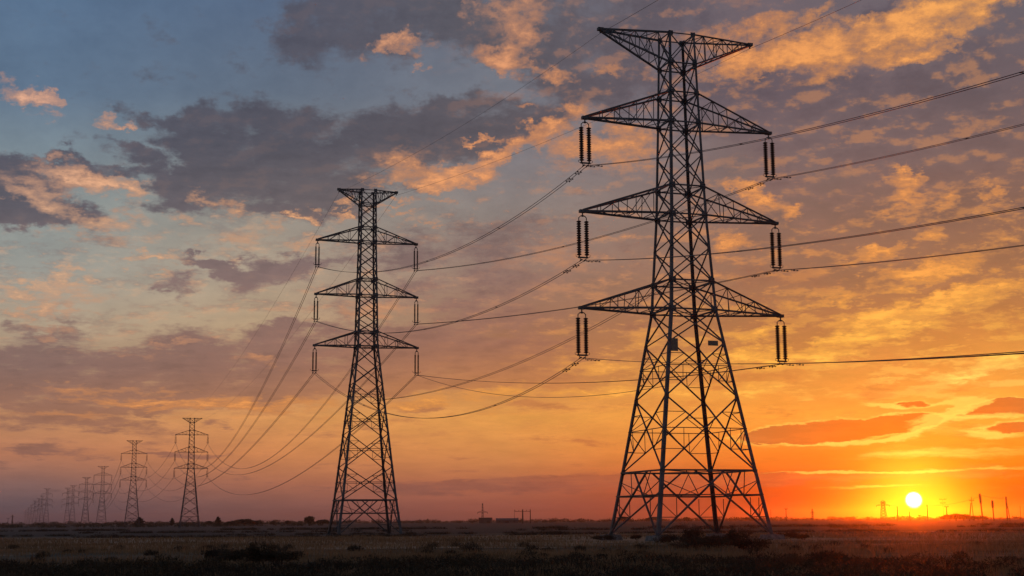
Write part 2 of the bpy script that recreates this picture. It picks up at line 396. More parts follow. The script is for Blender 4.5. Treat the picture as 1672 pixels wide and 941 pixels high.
M = {
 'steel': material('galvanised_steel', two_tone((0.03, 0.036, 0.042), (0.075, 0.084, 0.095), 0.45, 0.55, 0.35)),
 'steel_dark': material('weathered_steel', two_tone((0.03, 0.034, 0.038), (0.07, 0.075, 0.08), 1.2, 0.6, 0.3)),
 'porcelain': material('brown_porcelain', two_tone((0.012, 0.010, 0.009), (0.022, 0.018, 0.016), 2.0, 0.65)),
 'cable': material('aluminium_cable', two_tone((0.05, 0.05, 0.052), (0.09, 0.09, 0.092), 0.5, 0.5, 0.5)),
 'concrete': material('concrete', two_tone((0.07, 0.068, 0.066), (0.15, 0.143, 0.135), 2.5, 0.9)),
 'plate': material('grey_plate', two_tone((0.10, 0.085, 0.07), (0.16, 0.13, 0.10), 3.0, 0.6)),
 'wood': material('weathered_wood', two_tone((0.035, 0.028, 0.022), (0.07, 0.055, 0.045), 3.0, 0.85)),
 'bark': material('bark', two_tone((0.03, 0.022, 0.016), (0.06, 0.045, 0.03), 4.0, 0.9)),
 'leaf': material('dark_foliage', two_tone((0.018, 0.022, 0.009), (0.055, 0.05, 0.022), 0.55, 0.75)),
 'scrub': material('dry_scrub', two_tone((0.018, 0.014, 0.008), (0.06, 0.041, 0.021), 0.5, 0.85, world=True)),
 'straw': material('dry_grass', two_tone((0.10, 0.062, 0.028), (0.27, 0.165, 0.085), 0.11, 0.8, world=True)),
 'wall_a': material('rendered_wall', two_tone((0.06, 0.055, 0.05), (0.10, 0.09, 0.085), 0.4, 0.9)),
 'roof_a': material('sheet_roof', two_tone((0.04, 0.03, 0.028), (0.07, 0.055, 0.05), 0.6, 0.7)),
 'opening': material('dark_opening', two_tone((0.01, 0.01, 0.012), (0.02, 0.02, 0.022), 1.0, 0.4)),
}

def ground_build(g, p):
    pos = wpos(g)
    x, y, z = g.sep(pos)
    flatv = g.com(x, g.mul(y, 2.2), 0.0)
    big = g.noise(flatv, 0.016, 6, 0.62, dims='2D')
    mid = g.noise(flatv, 0.12, 6, 0.65, dims='2D')
    small = g.noise(pos, 1.6, 5, 0.7, dims='3D')
    # strips of pasture, stubble and plough lying across the line of sight
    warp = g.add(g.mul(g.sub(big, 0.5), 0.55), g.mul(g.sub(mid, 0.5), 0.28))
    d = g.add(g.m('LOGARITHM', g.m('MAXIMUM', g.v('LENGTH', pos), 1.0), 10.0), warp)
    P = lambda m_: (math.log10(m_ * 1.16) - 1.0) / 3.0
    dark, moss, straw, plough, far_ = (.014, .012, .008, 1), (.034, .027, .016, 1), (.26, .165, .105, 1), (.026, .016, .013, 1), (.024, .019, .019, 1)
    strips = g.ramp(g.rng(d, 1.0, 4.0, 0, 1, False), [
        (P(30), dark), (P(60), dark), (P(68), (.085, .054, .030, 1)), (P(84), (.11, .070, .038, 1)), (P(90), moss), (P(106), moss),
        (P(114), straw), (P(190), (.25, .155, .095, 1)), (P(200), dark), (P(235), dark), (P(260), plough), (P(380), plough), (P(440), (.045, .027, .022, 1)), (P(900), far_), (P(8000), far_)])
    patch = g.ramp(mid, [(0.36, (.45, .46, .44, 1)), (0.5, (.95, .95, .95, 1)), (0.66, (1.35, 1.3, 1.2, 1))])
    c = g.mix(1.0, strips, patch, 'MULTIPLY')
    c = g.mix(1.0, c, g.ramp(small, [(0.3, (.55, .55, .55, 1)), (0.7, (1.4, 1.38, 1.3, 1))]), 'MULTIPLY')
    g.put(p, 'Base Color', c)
    p.inputs['Roughness'].default_value = 0.62
    p.inputs['Specular IOR Level'].default_value = 0.05
    bump(g, p, g.add(small, g.mul(mid, 2.0)), 0.6, 0.25)
def backlit(m, share):
    """thin leaves pass some light"""
    t = m.node_tree
    p = next(n for n in t.nodes if n.type == 'BSDF_PRINCIPLED')
    out = next(n for n in t.nodes if n.type == 'OUTPUT_MATERIAL')
    tr = t.nodes.new('ShaderNodeBsdfTranslucent')
    t.links.new(p.inputs['Base Color'].links[0].from_socket, tr.inputs['Color'])
    mx = t.nodes.new('ShaderNodeMixShader')
    mx.inputs[0].default_value = share
    t.links.new(p.outputs[0], mx.inputs[1]); t.links.new(tr.outputs[0], mx.inputs[2])
    t.links.new(mx.outputs[0], out.inputs[0])
backlit(M['straw'], 0.3); backlit(M['scrub'], 0.25); backlit(M['leaf'], 0.2)
M['ground'] = material('field_soil_and_stubble', ground_build)

# ------------------------------------------------------------------ object helpers
def tag(o, label=None, cat=None, group=None, kind=None):
    if label: o['label'] = label
    if cat: o['category'] = cat
    if group: o['group'] = group
    if kind: o['kind'] = kind
    return o

def link(name, mesh, parent=None):
    o = bpy.data.objects.new(name, mesh)
    COL.objects.link(o)
    if parent is not None:
        o.parent = parent
    return o

def empty(name, loc, yaw=0.0):
    o = bpy.data.objects.new(name, None)
    o.empty_display_size = 0.5
    COL.objects.link(o)
    o.location = loc
    o.rotation_euler = (0, 0, R(yaw))
    return o

class MB:
    """collects bars, boxes, tubes and leaves into one mesh"""
    def __init__(self):
        self.v, self.f = [], []
    def frame(self, a, b, up=None):
        d = (b - a).normalized()
        u = up if up is not None else (Vector((0, 0, 1)) if abs(d.z) < 0.9 else Vector((0, 1, 0)))
        s = u.cross(d)
        if s.length < 1e-6:
            s = Vector((1, 0, 0)).cross(d)
        s.normalize()
        return d, s, d.cross(s).normalized()
    def prism(self, a, b, poly, up=None, poly2=None):
        a, b = Vector(a), Vector(b)
        d, s, t = self.frame(a, b, up)
        n, k = len(poly), len(self.v)
        poly2 = poly2 or poly
        self.v += [a + s * p[0] + t * p[1] for p in poly] + [b + s * p[0] + t * p[1] for p in poly2]
        for i in range(n):
            j = (i + 1) % n
            self.f.append((k + i, k + j, k + n + j, k + n + i))
        self.f.append(tuple(k + n - 1 - i for i in range(n)))
        self.f.append(tuple(k + n + i for i in range(n)))
    def bar(self, a, b, w, h=None, up=None):
        h = (h or w) / 2; w = w / 2
        self.prism(a, b, [(-w, -h), (w, -h), (w, h), (-w, h)], up)
    def angle(self, a, b, w, up=None, flip=1):
        """a rolled L section"""
        t = w * 0.16
        q = [(0, 0), (w, 0), (w, t), (t, t), (t, w), (0, w)]
        q = [(flip * (x - w * 0.3), y - w * 0.3) for x, y in q]
        self.prism(a, b, q if flip > 0 else q[::-1], up)
    def box(self, c, sx, sy, sz):
        c = Vector(c)
        self.bar(c - Vector((0, 0, sz / 2)), c + Vector((0, 0, sz / 2)), sx, sy, up=Vector((0, 1, 0)))
    def tube(self, pts, r, n=6):
        k = len(self.v)
        pts = [Vector(p) for p in pts]
        rr = r if isinstance(r, (list, tuple)) else [r] * len(pts)
        for i, p in enumerate(pts):
            a, b = pts[max(0, i - 1)], pts[min(len(pts) - 1, i + 1)]
            d, s, t = self.frame(a, b)
            for j in range(n):
                an = 2 * math.pi * j / n
                self.v.append(p + (s * math.cos(an) + t * math.sin(an)) * rr[i])
        for i in range(len(pts) - 1):
            for j in range(n):
                j2 = (j + 1) % n
                self.f.append((k + i * n + j, k + i * n + j2, k + (i + 1) * n + j2, k + (i + 1) * n + j))
        self.f.append(tuple(k + n - 1 - j for j in range(n)))
        self.f.append(tuple(k + (len(pts) - 1) * n + j for j in range(n)))
    def lathe(self, prof, c=(0, 0, 0), n=10):
        k = len(self.v)
        c = Vector(c)
        for r, z in prof:
            for j in range(n):
                an = 2 * math.pi * j / n
                self.v.append(c + Vector((r * math.cos(an), r * math.sin(an), z)))
        for i in range(len(prof) - 1):
            for j in range(n):
                j2 = (j + 1) % n
                self.f.append((k + i * n + j, k + i * n + j2, k + (i + 1) * n + j2, k + (i + 1) * n + j))
        self.f.append(tuple(k + n - 1 - j for j in range(n)))
        self.f.append(tuple(k + (len(prof) - 1) * n + j for j in range(n)))
    def leaf(self, c, size, r):
        """one small pointed leaf spray, two faces"""
        d = Vector((r.gauss(0, 1), r.gauss(0, 1), r.gauss(0, 1) + 0.2)).normalized()
        u = Vector((r.gauss(0, 1), r.gauss(0, 1), r.gauss(0, 1))).normalized()
        s = d.cross(u)
        if s.length < 1e-3:
            return
        s.normalize()
        c = Vector(c); k = len(self.v)
        q = s.cross(d) * size * 0.25
        self.v += [c - d * size, c + s * size * 0.5 + q, c + d * size, c - s * size * 0.5 + q]
        self.f += [(k, k + 1, k + 2), (k, k + 2, k + 3)]
    def mesh(self, name, m, smooth=False):
        me = bpy.data.meshes.new(name)
        me.from_pydata([tuple(v) for v in self.v], [], self.f)
        me.materials.append(M[m] if isinstance(m, str) else m)
        if smooth:
            me.polygons.foreach_set('use_smooth', [True] * len(me.polygons))
        me.update()
        return me

def bulk_mesh(name, V, F3, m):
    """big triangle soup from numpy arrays"""
    me = bpy.data.meshes.new(name)
    me.vertices.add(len(V)); me.vertices.foreach_set('co', np.ascontiguousarray(V, dtype=np.float32).ravel())
    n = len(F3)
    me.loops.add(n * 3); me.loops.foreach_set('vertex_index', np.ascontiguousarray(F3, dtype=np.int32).ravel())
    me.polygons.add(n)
    me.polygons.foreach_set('loop_start', np.arange(0, n * 3, 3, dtype=np.int32))
    me.polygons.foreach_set('loop_total', np.full(n, 3, dtype=np.int32))
    me.materials.append(M[m])
    me.update(calc_edges=True)
    me.validate()
    return me

CP, SP = math.cos(R(PITCH)), math.sin(R(PITCH))
def across(px, py, Y):
    """survey helper: sideways metres of something seen at (px, py) when it stands Y metres out"""
    a, b = level(px, py)
    return Y * a / (CP - b * SP)
def height(py, Y, px=836):
    a, b = level(px, py)
    return EYE + Y * (SP + b * CP) / (CP - b * SP)

def range_of(px, top, h):
    """how far off something h metres high stands whose top is seen at (px, top)"""
    a, b = level(px, top)
    return (h - EYE) * (CP - b * SP) / (SP + b * CP)

# ------------------------------------------------------------------ ground
GY = [(0, 0.0), (160, 0.0), (230, -0.1), (700, -0.45), (1300, -0.1), (4000, 0.0), (12000, 0.0)]
def gz(x, y):
    r = math.hypot(x, y) if y > 0 else 0.0
    for (a, za), (b, zb) in zip(GY, GY[1:]):
        if r <= b:
            t = (r - a) / (b - a); t = t * t * (3 - 2 * t)
            base = za + (zb - za) * t
            break
    else:
        base = 0.0
    w = 0.05 * math.sin(x * 0.13 + 1.0) * math.sin(y * 0.11) + 0.08 * math.sin(x * 0.041 + y * 0.027)
    return base + w * min(1.0, max(0.0, (r - 20) / 40)) * max(0.0, 1 - r / 700)

NA = 192
radii = [0.0] + [4 * (10000 / 4) ** (i / 95) for i in range(96)]
gv, gf = [(0, 0, 0)], []
for r in radii[1:]:
    for j in range(NA):
        a = 2 * math.pi * j / NA
        x, y = r * math.sin(a), r * math.cos(a)
        gv.append((x, y, gz(x, y)))
for j in range(NA):
    gf.append((0, 1 + (j + 1) % NA, 1 + j))
for i in range(len(radii) - 2):
    for j in range(NA):
        j2 = (j + 1) % NA
        a, b = 1 + i * NA, 1 + (i + 1) * NA
        gf.append((a + j, a + j2, b + j2, b + j))
me = bpy.data.meshes.new('ground')
me.from_pydata(gv, [], gf)
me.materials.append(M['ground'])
me.polygons.foreach_set('use_smooth', [True] * len(me.polygons))
me.update()
tag(link('ground', me), kind='structure')

# ------------------------------------------------------------------ lattice pylons
def lerp(a, b, t): return a + (b - a) * t
def interp(tab, z):
    for (a, va), (b, vb) in zip(tab, tab[1:]):
        if z <= b:
            return lerp(va, vb, (z - a) / (b - a)) if b > a else vb
    return tab[-1][1]

def pylon_kit(S):
    """all the meshes of one kind of pylon, local x along the cross-arms"""
    W = lambda z: interp(S['width'], z)
    corner = lambda sx, sy, z: Vector((sx * W(z), sy * W(z), z))
    zt = S['top']
    kit = {'legs': [], 'arms': [], 'peaks': [], 'feet': []}
    tk = S['thick']
    # four legs
    knees = [z for z in S['panels']]
    for sx, sy in ((-1, -1), (1, -1), (1, 1), (-1, 1)):
        mb = MB()
        zz = [S['foot']] + [z for z in knees if z > 1.0]
        for a, b in zip(zz, zz[1:]):
            w = lerp(S['leg'][0], S['leg'][1], a / zt)
            p, q = corner(sx, sy, a), corner(sx, sy, b)
            q = q + (q - p).normalized() * 0.04
            mb.angle(p, q, w, up=Vector((0, -sy, 0)), flip=sx * sy)
            # splice / gusset plates at the panel point
            g = w * (2.3 if b in S['nodes'] and b > 10 else 1.15)
            c = corner(sx, sy, b)
            mb.box(c - Vector((sx * g * 0.25, -sy * 0.03, 0)), g, 0.045, g * 0.9); mb.box(c + Vector((sx * 0.03, -sy * g * 0.25, 0.01)), 0.045, g, g * 0.9)
        # stub and base plate
        p = corner(sx, sy, S['foot'])
        mb.box(p + Vector((0, 0, 0.05)), S['leg'][0] * 2.0, S['leg'][0] * 2.0, 0.08)
        kit['legs'].append(mb.mesh('leg', S['metal']))
        fb = MB()
        f = S['pad']
        fb.prism(p - Vector((0, 0, 1.2)), p + Vector((0, 0, 0.0)), [(-f, -f), (f, -f), (f, f), (-f, f)], up=Vector((0, 1, 0)),
                 poly2=[(-f * .72, -f * .72), (f * .72, -f * .72), (f * .72, f * .72), (-f * .72, f * .72)])
        kit['feet'].append(fb.mesh('foundation', 'concrete'))
    # body bracing
    mb = MB()
    faces = [((-1, -1), (1, -1)), ((1, -1), (1, 1)), ((1, 1), (-1, 1)), ((-1, 1), (-1, -1))]
    P = S['panels']
    for (ca, cb) in faces:
        out = Vector((ca[0] + cb[0], ca[1] + cb[1], 0)).normalized()
        for i, (z0, z1) in enumerate(zip(P, P[1:])):
            a0, b0, a1, b1 = corner(*ca, z0), corner(*cb, z0), corner(*ca, z1), corner(*cb, z1)
            w = lerp(tk[0], tk[1], z0 / zt)
            o = out * (w * 0.6)
            if i == 0:                                   # open leg panel: a wide inverted V with redundants
                m = (a1 + b1) / 2
                over = (b1 - a1) * 0.16
                for (f0, t1, leg0, leg1) in ((a0, m + over, a0, a1), (b0, m - over, b0, b1)):
                    mb.bar(f0 + o, t1 + o, w * 1.15)
                    o2 = o * 1.0
                    for t in S['redund']:
                        q = f0.lerp(t1, t * 0.92)
                        l = leg0.lerp(leg1, (q.z - z0) / (z1 - z0))
                        mb.bar(l + o2, q + o2, w * 0.55)
                        l2 = leg0.lerp(leg1, min(1.0, (q.z - z0) / (z1 - z0) + 0.24))
                        mb.bar(l2 + o2, q + o2, w * 0.5)
                        l3 = Vector((q.x, q.y, min(z1, q.z + (z1 - z0) * 0.3)))
                        tm = a1.lerp(b1, 0.25 if leg0 == a0 else 0.75)
                        if t < 0.5:
                            mb.bar(q + o2, l3 + o2, w * 0.45)
                        else:
                            mb.bar(q + o2, tm + o2, w * 0.5)
                h = lerp(0, 1, 0.62)
                pa, pb = a0.lerp(a1, h), b0.lerp(b1, h)
                mb.bar(pa + o * 2.2, pb + o * 2.2, w * 0.7)
            else:
                mb.bar(a0 + o, b1 + o, w)
                mb.bar(b0 - o * 0.4, a1 - o * 0.4, w)
                if z1 - z0 > S['rich']:                   # redundants in the tall panels
                    t = W(z0) / (W(z0) + W(z1))
                    x = a0.lerp(b1, t)
                    la, lb = a0.lerp(a1, (x.z - z0) / (z1 - z0)), b0.lerp(b1, (x.z - z0) / (z1 - z0))
                    mb.bar(la + o * 2, lb + o * 2, w * 0.6)
                    for (s0, s1, leg0, leg1) in ((a0, b1, a0, a1), (b0, a1, b0, b1)):
                        q = s0.lerp(s1, t * 0.5)
                        l = leg0.lerp(leg1, (q.z - z0) / (z1 - z0))
                        mb.bar(l + o, q + o, w * 0.5)
                        mb.bar(leg0.lerp(leg1, (x.z - z0) / (z1 - z0)) + o, q + o, w * 0.5)
                        q2 = s1.lerp(s0, (1 - t) * 0.5)
                        oth0, oth1 = (b0, b1) if leg0 == a0 else (a0, a1)
                        l = oth0.lerp(oth1, (q2.z - z0) / (z1 - z0))
                        mb.bar(l + o, q2 + o, w * 0.5)
                        mb.bar(oth0.lerp(oth1, (x.z - z0) / (z1 - z0)) + o, q2 + o, w * 0.5)
                        mb.bar(q + o, Vector((q.x, q.y, x.z)) + o * 2, w * 0.4)
            if i > 0 and (z0 in S['rings']):
                mb.bar(a0 + o * 1.6, b0 + o * 1.6, w * 1.25)
        mb.bar(corner(*ca, zt), corner(*cb, zt), tk[1])
    for z in S['rings']:                                  # plan bracing
        w = lerp(tk[0], tk[1], z / zt)
        mb.bar(corner(-1, -1, z), corner(1, 1, z), w * 0.6)
        mb.bar(corner(1, -1, z), corner(-1, 1, z - w * 0.7), w * 0.6)
    kit['bracing'] = mb.mesh('bracing', S['metal'])
    # cross-arms
    def truss(mb, tip, roots_a, roots_b, n, wc, wl):
        """two main chord pairs from the tip to the body with lacing on all four sides; roots = front, back"""
        tw = Vector((0, 0.16, 0))
        tips = (tip - tw, tip + tw)
        A = [(t, r) for t, r in zip(tips, roots_a)]
        B = [(t + Vector((0, 0, 0.12 if roots_b[0].z > roots_a[0].z else -0.12)), r) for t, r in zip(tips, roots_b)]
        for t, r in A: mb.angle(t, r, wc)
        for t, r in B: mb.angle(t, r, wc * 0.95)
        for k in range(2):
            prev = None
            for i in range(1, n):
                s = i / n
                a, b = A[k][0].lerp(A[k][1], s), B[k][0].lerp(B[k][1], s)
                mb.bar(a, b, wl)
                s2 = (i + 1) / n
                a2, b2 = A[k][0].lerp(A[k][1], s2), B[k][0].lerp(B[k][1], s2)
                mb.bar(*((a, b2) if i % 2 else (b, a2)), wl)
        for i in range(1, n):
            s, s2 = i / n, (i + 1) / n
            a, b = A[0][0].lerp(A[0][1], s), A[1][0].lerp(A[1][1], s)
            a2, b2 = A[0][0].lerp(A[0][1], s2), A[1][0].lerp(A[1][1], s2)
            mb.bar(a, b, wl)
            mb.bar(*((a, b2) if i % 2 else (b, a2)), wl * 0.9)
            a, b = B[0][0].lerp(B[0][1], s), B[1][0].lerp(B[1][1], s)
            mb.bar(a, b, wl * 0.9)
        mb.prism(tip - Vector((wc * 1.6, 0, 0)), tip + Vector((wc * 1.6, 0, 0)), [(-.26, -.13), (.26, -.13), (.26, .2), (-.26, .2)])
    for lv in S['arms']:
        for s in (-1, 1):
            mb = MB()
            zl, zu = lv['low'], lv['up']
            tip = Vector((s * lv['half'], 0, zl + lv.get('rise', 0.0)))
            truss(mb, tip, [corner(s, -1, zl), corner(s, 1, zl)], [corner(s, -1, zu), corner(s, 1, zu)], S['bays'], S['chord'], S['lace'])
            # bracket the strings hang from
            mb.bar(tip + Vector((0, 0, -0.05)), tip + Vector((0, 0, -0.55)), 0.12, 0.10, up=Vector((0, 1, 0)))
            kit['arms'].append((mb.mesh('crossarm', S['metal']), s, lv, tip))
    for s in (-1, 1):
        mb = MB()
        tip = Vector((s * S['peak_half'], 0, zt + 0.05))
        truss(mb, tip, [corner(s, -1, zt), corner(s, 1, zt)], [corner(s, -1, S['peak_low']), corner(s, 1, S['peak_low'])], S['bays'] + 1, S['chord'] * 0.9, S['lace'])
        mb.bar(tip, tip + Vector((0, 0, -0.45)), 0.14, 0.14, up=Vector((0, 1, 0)))
        kit['peaks'].append((mb.mesh('earth_wire_arm', S['metal']), tip))
    # insulators
    I = S['ins']
    prof, z, n = [(0.03, 0.0), (0.05, -0.10)], -0.12, I['n']
    dz = (I['len'] - 0.3) / n
    for _ in range(n):
        prof += [(0.52 * I['r'], z), (I['r'], z - dz * 0.35), (I['r'] * 0.95, z - dz * 0.55), (0.52 * I['r'], z - dz * 0.75)]
        z -= dz
    prof += [(0.06, z), (0.10, z - 0.06), (0.03, -I['len'])]
    mb = MB(); mb.lathe(prof, n=I['seg'])
    kit['string'] = mb.mesh('insulator_string', 'porcelain')
    g = I['gap'] / 2
    mb = MB()                                             # arched hanger above the pair
    arch = [Vector((-g, 0, -0.95)), Vector((-g, 0, -0.72)), Vector((-g * 0.55, 0, -0.52)), Vector((0, 0, -0.46)), Vector((g * 0.55, 0, -0.52)), Vector((g, 0, -0.72)), Vector((g, 0, -0.95))]
    mb.tube(arch, 0.06, 6)
    mb.box((0, 0, -0.5), 0.22, 0.14, 0.2)
    kit['hanger'] = mb.mesh('hanger', 'steel_dark')
    mb = MB()                                             # yoke plate, arcing horns and the two clamps below
    zb = -0.95 - I['len']
    mb.bar(Vector((-g - .15, 0, zb)), Vector((g + .15, 0, zb)), 0.07, 0.18)
    for s in (-1, 1):
        mb.bar(Vector((s * g, 0, zb)), Vector((s * 0.23, 0, zb - 0.3)), 0.06)
        mb.tube([Vector((s * 0.23, -0.45, zb - 0.36)), Vector((s * 0.23, -0.15, zb - 0.28)), Vector((s * 0.23, 0.15, zb - 0.28)), Vector((s * 0.23, 0.45, zb - 0.36))], [0.05, 0.09, 0.09, 0.05], 6)
        mb.tube([Vector((s * (g + .15), 0, zb)), Vector((s * (g + .36), 0, zb + 0.08)), Vector((s * (g + .40), 0, zb + 0.3))], 0.03, 5)
    kit['clamp'] = mb.mesh('clamp_yoke', 'steel_dark')
    kit['wire_drop'] = -(zb - 0.3)
    kit['S'] = S
    return kit

lv = lambda low, up, half: dict(low=low, up=up, half=half)
WIDE = dict(top=57.0, foot=0.5, metal='steel', pad=1.25,
    width=[(0, 6.7), (7.3, 5.5), (25.0, 2.72), (35.8, 2.12), (46.5, 1.80), (57.0, 1.52)],
    panels=[0.5, 7.3, 15.3, 21.3, 25.0, 28.25, 32.05, 35.8, 39.1, 42.8, 46.5, 50.0, 53.45, 57.0],
    nodes=(7.3, 25.0, 28.25, 35.8, 39.1, 46.5, 50.0, 53.45, 57.0), rings=(7.3, 25.0, 28.25, 35.8, 39.1, 46.5, 50.0, 53.45),
    thick=(0.15, 0.105), leg=(0.40, 0.23), redund=(0.3, 0.66), rich=5.0,
    arms=[lv(46.5, 50.0, 11.5), lv(35.8, 39.1, 11.95), lv(25.0, 28.25, 12.2)], peak_half=9.45, peak_low=53.45,
    bays=5, chord=0.22, lace=0.072, ins=dict(len=4.25, n=15, r=0.28, gap=0.9, seg=10))
SLIM = dict(top=55.4, foot=0.3, metal='steel', pad=0.9,
    width=[(0, 5.0), (5.6, 4.25), (29.9, 1.62), (46.9, 1.27), (55.4, 1.2)],
    panels=[0.3, 5.6, 10.75, 15.9, 20.1, 23.8, 27.0, 29.9, 32.25, 34.15, 36.15, 38.15, 40.8, 42.9, 44.9, 46.95, 49.3, 51.25, 53.2, 55.4],
    nodes=(5.6, 29.9, 32.25, 38.15, 40.8, 46.95, 49.3, 53.2, 55.4), rings=(5.6, 29.9, 32.25, 38.15, 40.8, 46.95, 49.3, 53.2),
    thick=(0.14, 0.105), leg=(0.36, 0.22), redund=(0.3, 0.66), rich=3.6,
    arms=[lv(46.95, 49.3, 8.1), lv(38.15, 40.8, 8.2), lv(29.9, 32.25, 8.3)], peak_half=4.75, peak_low=53.2,
    bays=4, chord=0.19, lace=0.07, ins=dict(len=3.1, n=14, r=0.15, gap=0.5, seg=8))
for S_, k_ in ((WIDE, 1.0055), (SLIM, 1.0055)):
    for key in ('top', 'peak_low'):
        S_[key] *= k_
    for key in ('panels', 'nodes', 'rings'):
        S_[key] = [z * k_ for z in S_[key]]
    S_['width'] = [(z * k_, w) for z, w in S_['width']]
    for a_ in S_['arms']:
        a_['low'] *= k_; a_['up'] *= k_
wide_kit, slim_kit = pylon_kit(WIDE), pylon_kit(SLIM)

class Pylon:
    pass

def place_pylon(kit, x, y, yaw, label, group, signs=False):
    T = Pylon()
    z0 = gz(x, y) if kit is slim_kit else 0.0
    root = tag(empty('transmission_pylon', (x, y, z0), yaw), label, 'pylon', group)
    for me in kit['legs']: link('leg', me, root)
    for me in kit['feet']: link('foundation', me, root)
    link('bracing', kit['bracing'], root)
    T.clamps = {}
    for i, (me, s, lv_, tip) in enumerate(kit['arms']):
        arm = link('crossarm', me, root)
        g = kit['S']['ins']['gap'] / 2
        h = link('hanger', kit['hanger'], arm); h.location = tip
        for q in (-1, 1):
            st = link('insulator_string', kit['string'], arm)
            st.location = tip + Vector((q * g, 0, -0.95))
        c = link('clamp_yoke', kit['clamp'], arm); c.location = tip
        T.clamps[(i // 2, s)] = tip + Vector((0, 0, -kit['wire_drop']))
    T.peaks = {}
    for (me, tip), s in zip(kit['peaks'], (-1, 1)):
        link('earth_wire_arm', me, root)
        T.peaks[s] = tip + Vector((0, 0, -0.45))
    if signs:
        mb = MB(); mb.box((0, 0, 0), 0.8, 0.06, 1.4)
        sm = mb.mesh('sign_plate', 'plate')
        mb = MB(); mb.box((0, 0, 0), 1.2, 0.06, 0.55)
        sm2 = mb.mesh('sign_plate', 'plate')
        a = link('sign_plate', sm, root); a.location = (-2.75, -3.45, 21.0)
        b = link('sign_plate', sm2, root); b.location = (1.9, -3.42, 21.3)
    T.mat = Matrix.Translation((x, y, z0)) @ Matrix.Rotation(R(yaw), 4, 'Z')
    T.root = root
    T.at = lambda p: T.mat @ p
    return T

FAR = 'row of lattice pylons carrying the line to the horizon'
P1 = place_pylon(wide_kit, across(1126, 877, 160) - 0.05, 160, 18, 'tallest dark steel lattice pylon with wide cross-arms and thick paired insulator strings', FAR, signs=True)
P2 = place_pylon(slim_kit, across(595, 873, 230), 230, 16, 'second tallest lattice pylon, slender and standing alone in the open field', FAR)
P3_D = range_of(309, 683, 55.4)
P3 = place_pylon(slim_kit, across(309, 860, P3_D), P3_D, 16, 'third tallest lattice pylon, next beyond the slender one in the open field', FAR)
P4_D = range_of(215, 720, 55.4)
P4 = place_pylon(slim_kit, across(215, 858, P4_D), P4_D, 16, 'fourth tallest lattice pylon with a dark tree beside its foot', FAR)
P5_D = range_of(165, 762, 55.4)
P5 = place_pylon(slim_kit, across(165, 857, P5_D), P5_D, 16, 'fifth tallest lattice pylon, next left of the one with a tree at its foot', FAR)
P6_D = range_of(138.5, 780, 55.4)
P6 = place_pylon(slim_kit, across(138.5, 857, P6_D), P6_D, 18, 'sixth tallest lattice pylon, hazy, standing just left of the fifth tallest', FAR)

def far_pylon_mesh():
    """the slim pylon as one mesh for the places where its members cannot be told apart"""
    V, F = [], []
    def take(me, off=Vector((0, 0, 0))):
        k = len(V)
        V.extend([tuple(v.co + off) for v in me.vertices])
        F.extend([tuple(k + i for i in p.vertices) for p in me.polygons])
    for me in slim_kit['legs'] + [slim_kit['bracing']]: take(me)
    for me, s, l, tip in slim_kit['arms']:
        take(me)
        for q in (-1, 1): take(slim_kit['string'], tip + Vector((q * 0.25, 0, -0.95)))
    for me, tip in slim_kit['peaks']: take(me)
    m = bpy.data.meshes.new('transmission_pylon')
    m.from_pydata(V, [], F); m.materials.append(M['steel']); m.update()
    return m
fm = far_pylon_mesh()
far_list = [
 (117.5, 793, 'pale hazy pylon, the taller of the close pair left of the sixth tallest'),
 (109, 797, 'faint hazy pylon, the shorter of the close pair left of the sixth tallest'),
 (75, 798, 'tallest hazy pylon of the crowded cluster at the far left horizon'),
 (67.5, 810, 'hazy pylon directly left of the tallest one in the far cluster'),
 (62, 814, 'third hazy pylon of the far left cluster, counting from its tallest'),
 (55.5, 818, 'fourth hazy pylon of the far left cluster, counting from its tallest'),
 (50, 825, 'fifth faint pylon of the far left cluster, counting from its tallest'),
 (45.5, 829, 'sixth faint pylon of the far left cluster, counting from its tallest'),
 (41, 834, 'faintest and smallest pylon at the very left end of the far cluster'),
]
for px, top, lab in far_list:
    d = range_of(px, top, 55.6)
    x = across(px, 852, d)
    o = tag(link('transmission_pylon', fm), lab, 'pylon', FAR)
    o.location = (x, d, gz(x, d)); o.rotation_euler = (0, 0, R(17))

# ------------------------------------------------------------------ wires
def sag_curve(a, b, sag, n):
    pts = []
    for i in range(n + 1):
        t = i / n
        p = a.lerp(b, t); p.z -= 4 * sag * t * (1 - t)
        pts.append(p)
    return pts

def span(name, a, b, sag, r, label, group, twin=0.0, n=48, dampers=(), spacers=0):
    root = tag(empty(name, a), label, 'power line', group)
    d = (b - a); side = Vector((d.y, -d.x, 0)).normalized()
    O = Vector(a)
    for s in ((-1, 1) if twin else (0,)):
        off = side * (s * twin / 2)
        mb = MB()
        mb.tube([p + off - O for p in sag_curve(a, b, sag, n)], r, 6)
        link('wire', mb.mesh('wire', 'cable', True), root)
        for t in dampers:
            L = d.length
            mb = MB()
            q = [sag_curve(a, b, sag, 400)[int(400 * u / L)] + off - O for u in (t - 0.35, t, t + 0.35)]
            dn = Vector((0, 0, -0.16))
            mb.tube([q[0] + dn, q[1] + dn, q[2] + dn], 0.025, 5)
            for e in (0, 2): mb.tube([q[e] + dn + (q[1] - q[e]) * 0.3, q[e] + dn], 0.075, 6)
            mb.bar(q[1], q[1] + dn, 0.06)
            link('vibration_damper', mb.mesh('vibration_damper', 'steel_dark'), root)
    if twin and spacers:
        pts = sag_curve(a, b, sag, spacers + 1)
        for p in pts[1:-1]:
            mb = MB()
            mb.bar(p - side * (twin / 2 + .03) - O, p + side * (twin / 2 + .03) - O, 0.045, 0.06)
            link('spacer', mb.mesh('spacer', 'steel_dark'), root)
    return root

SIDE = {-1: 'left', 1: 'right'}
ARM = ('top', 'middle', 'bottom')
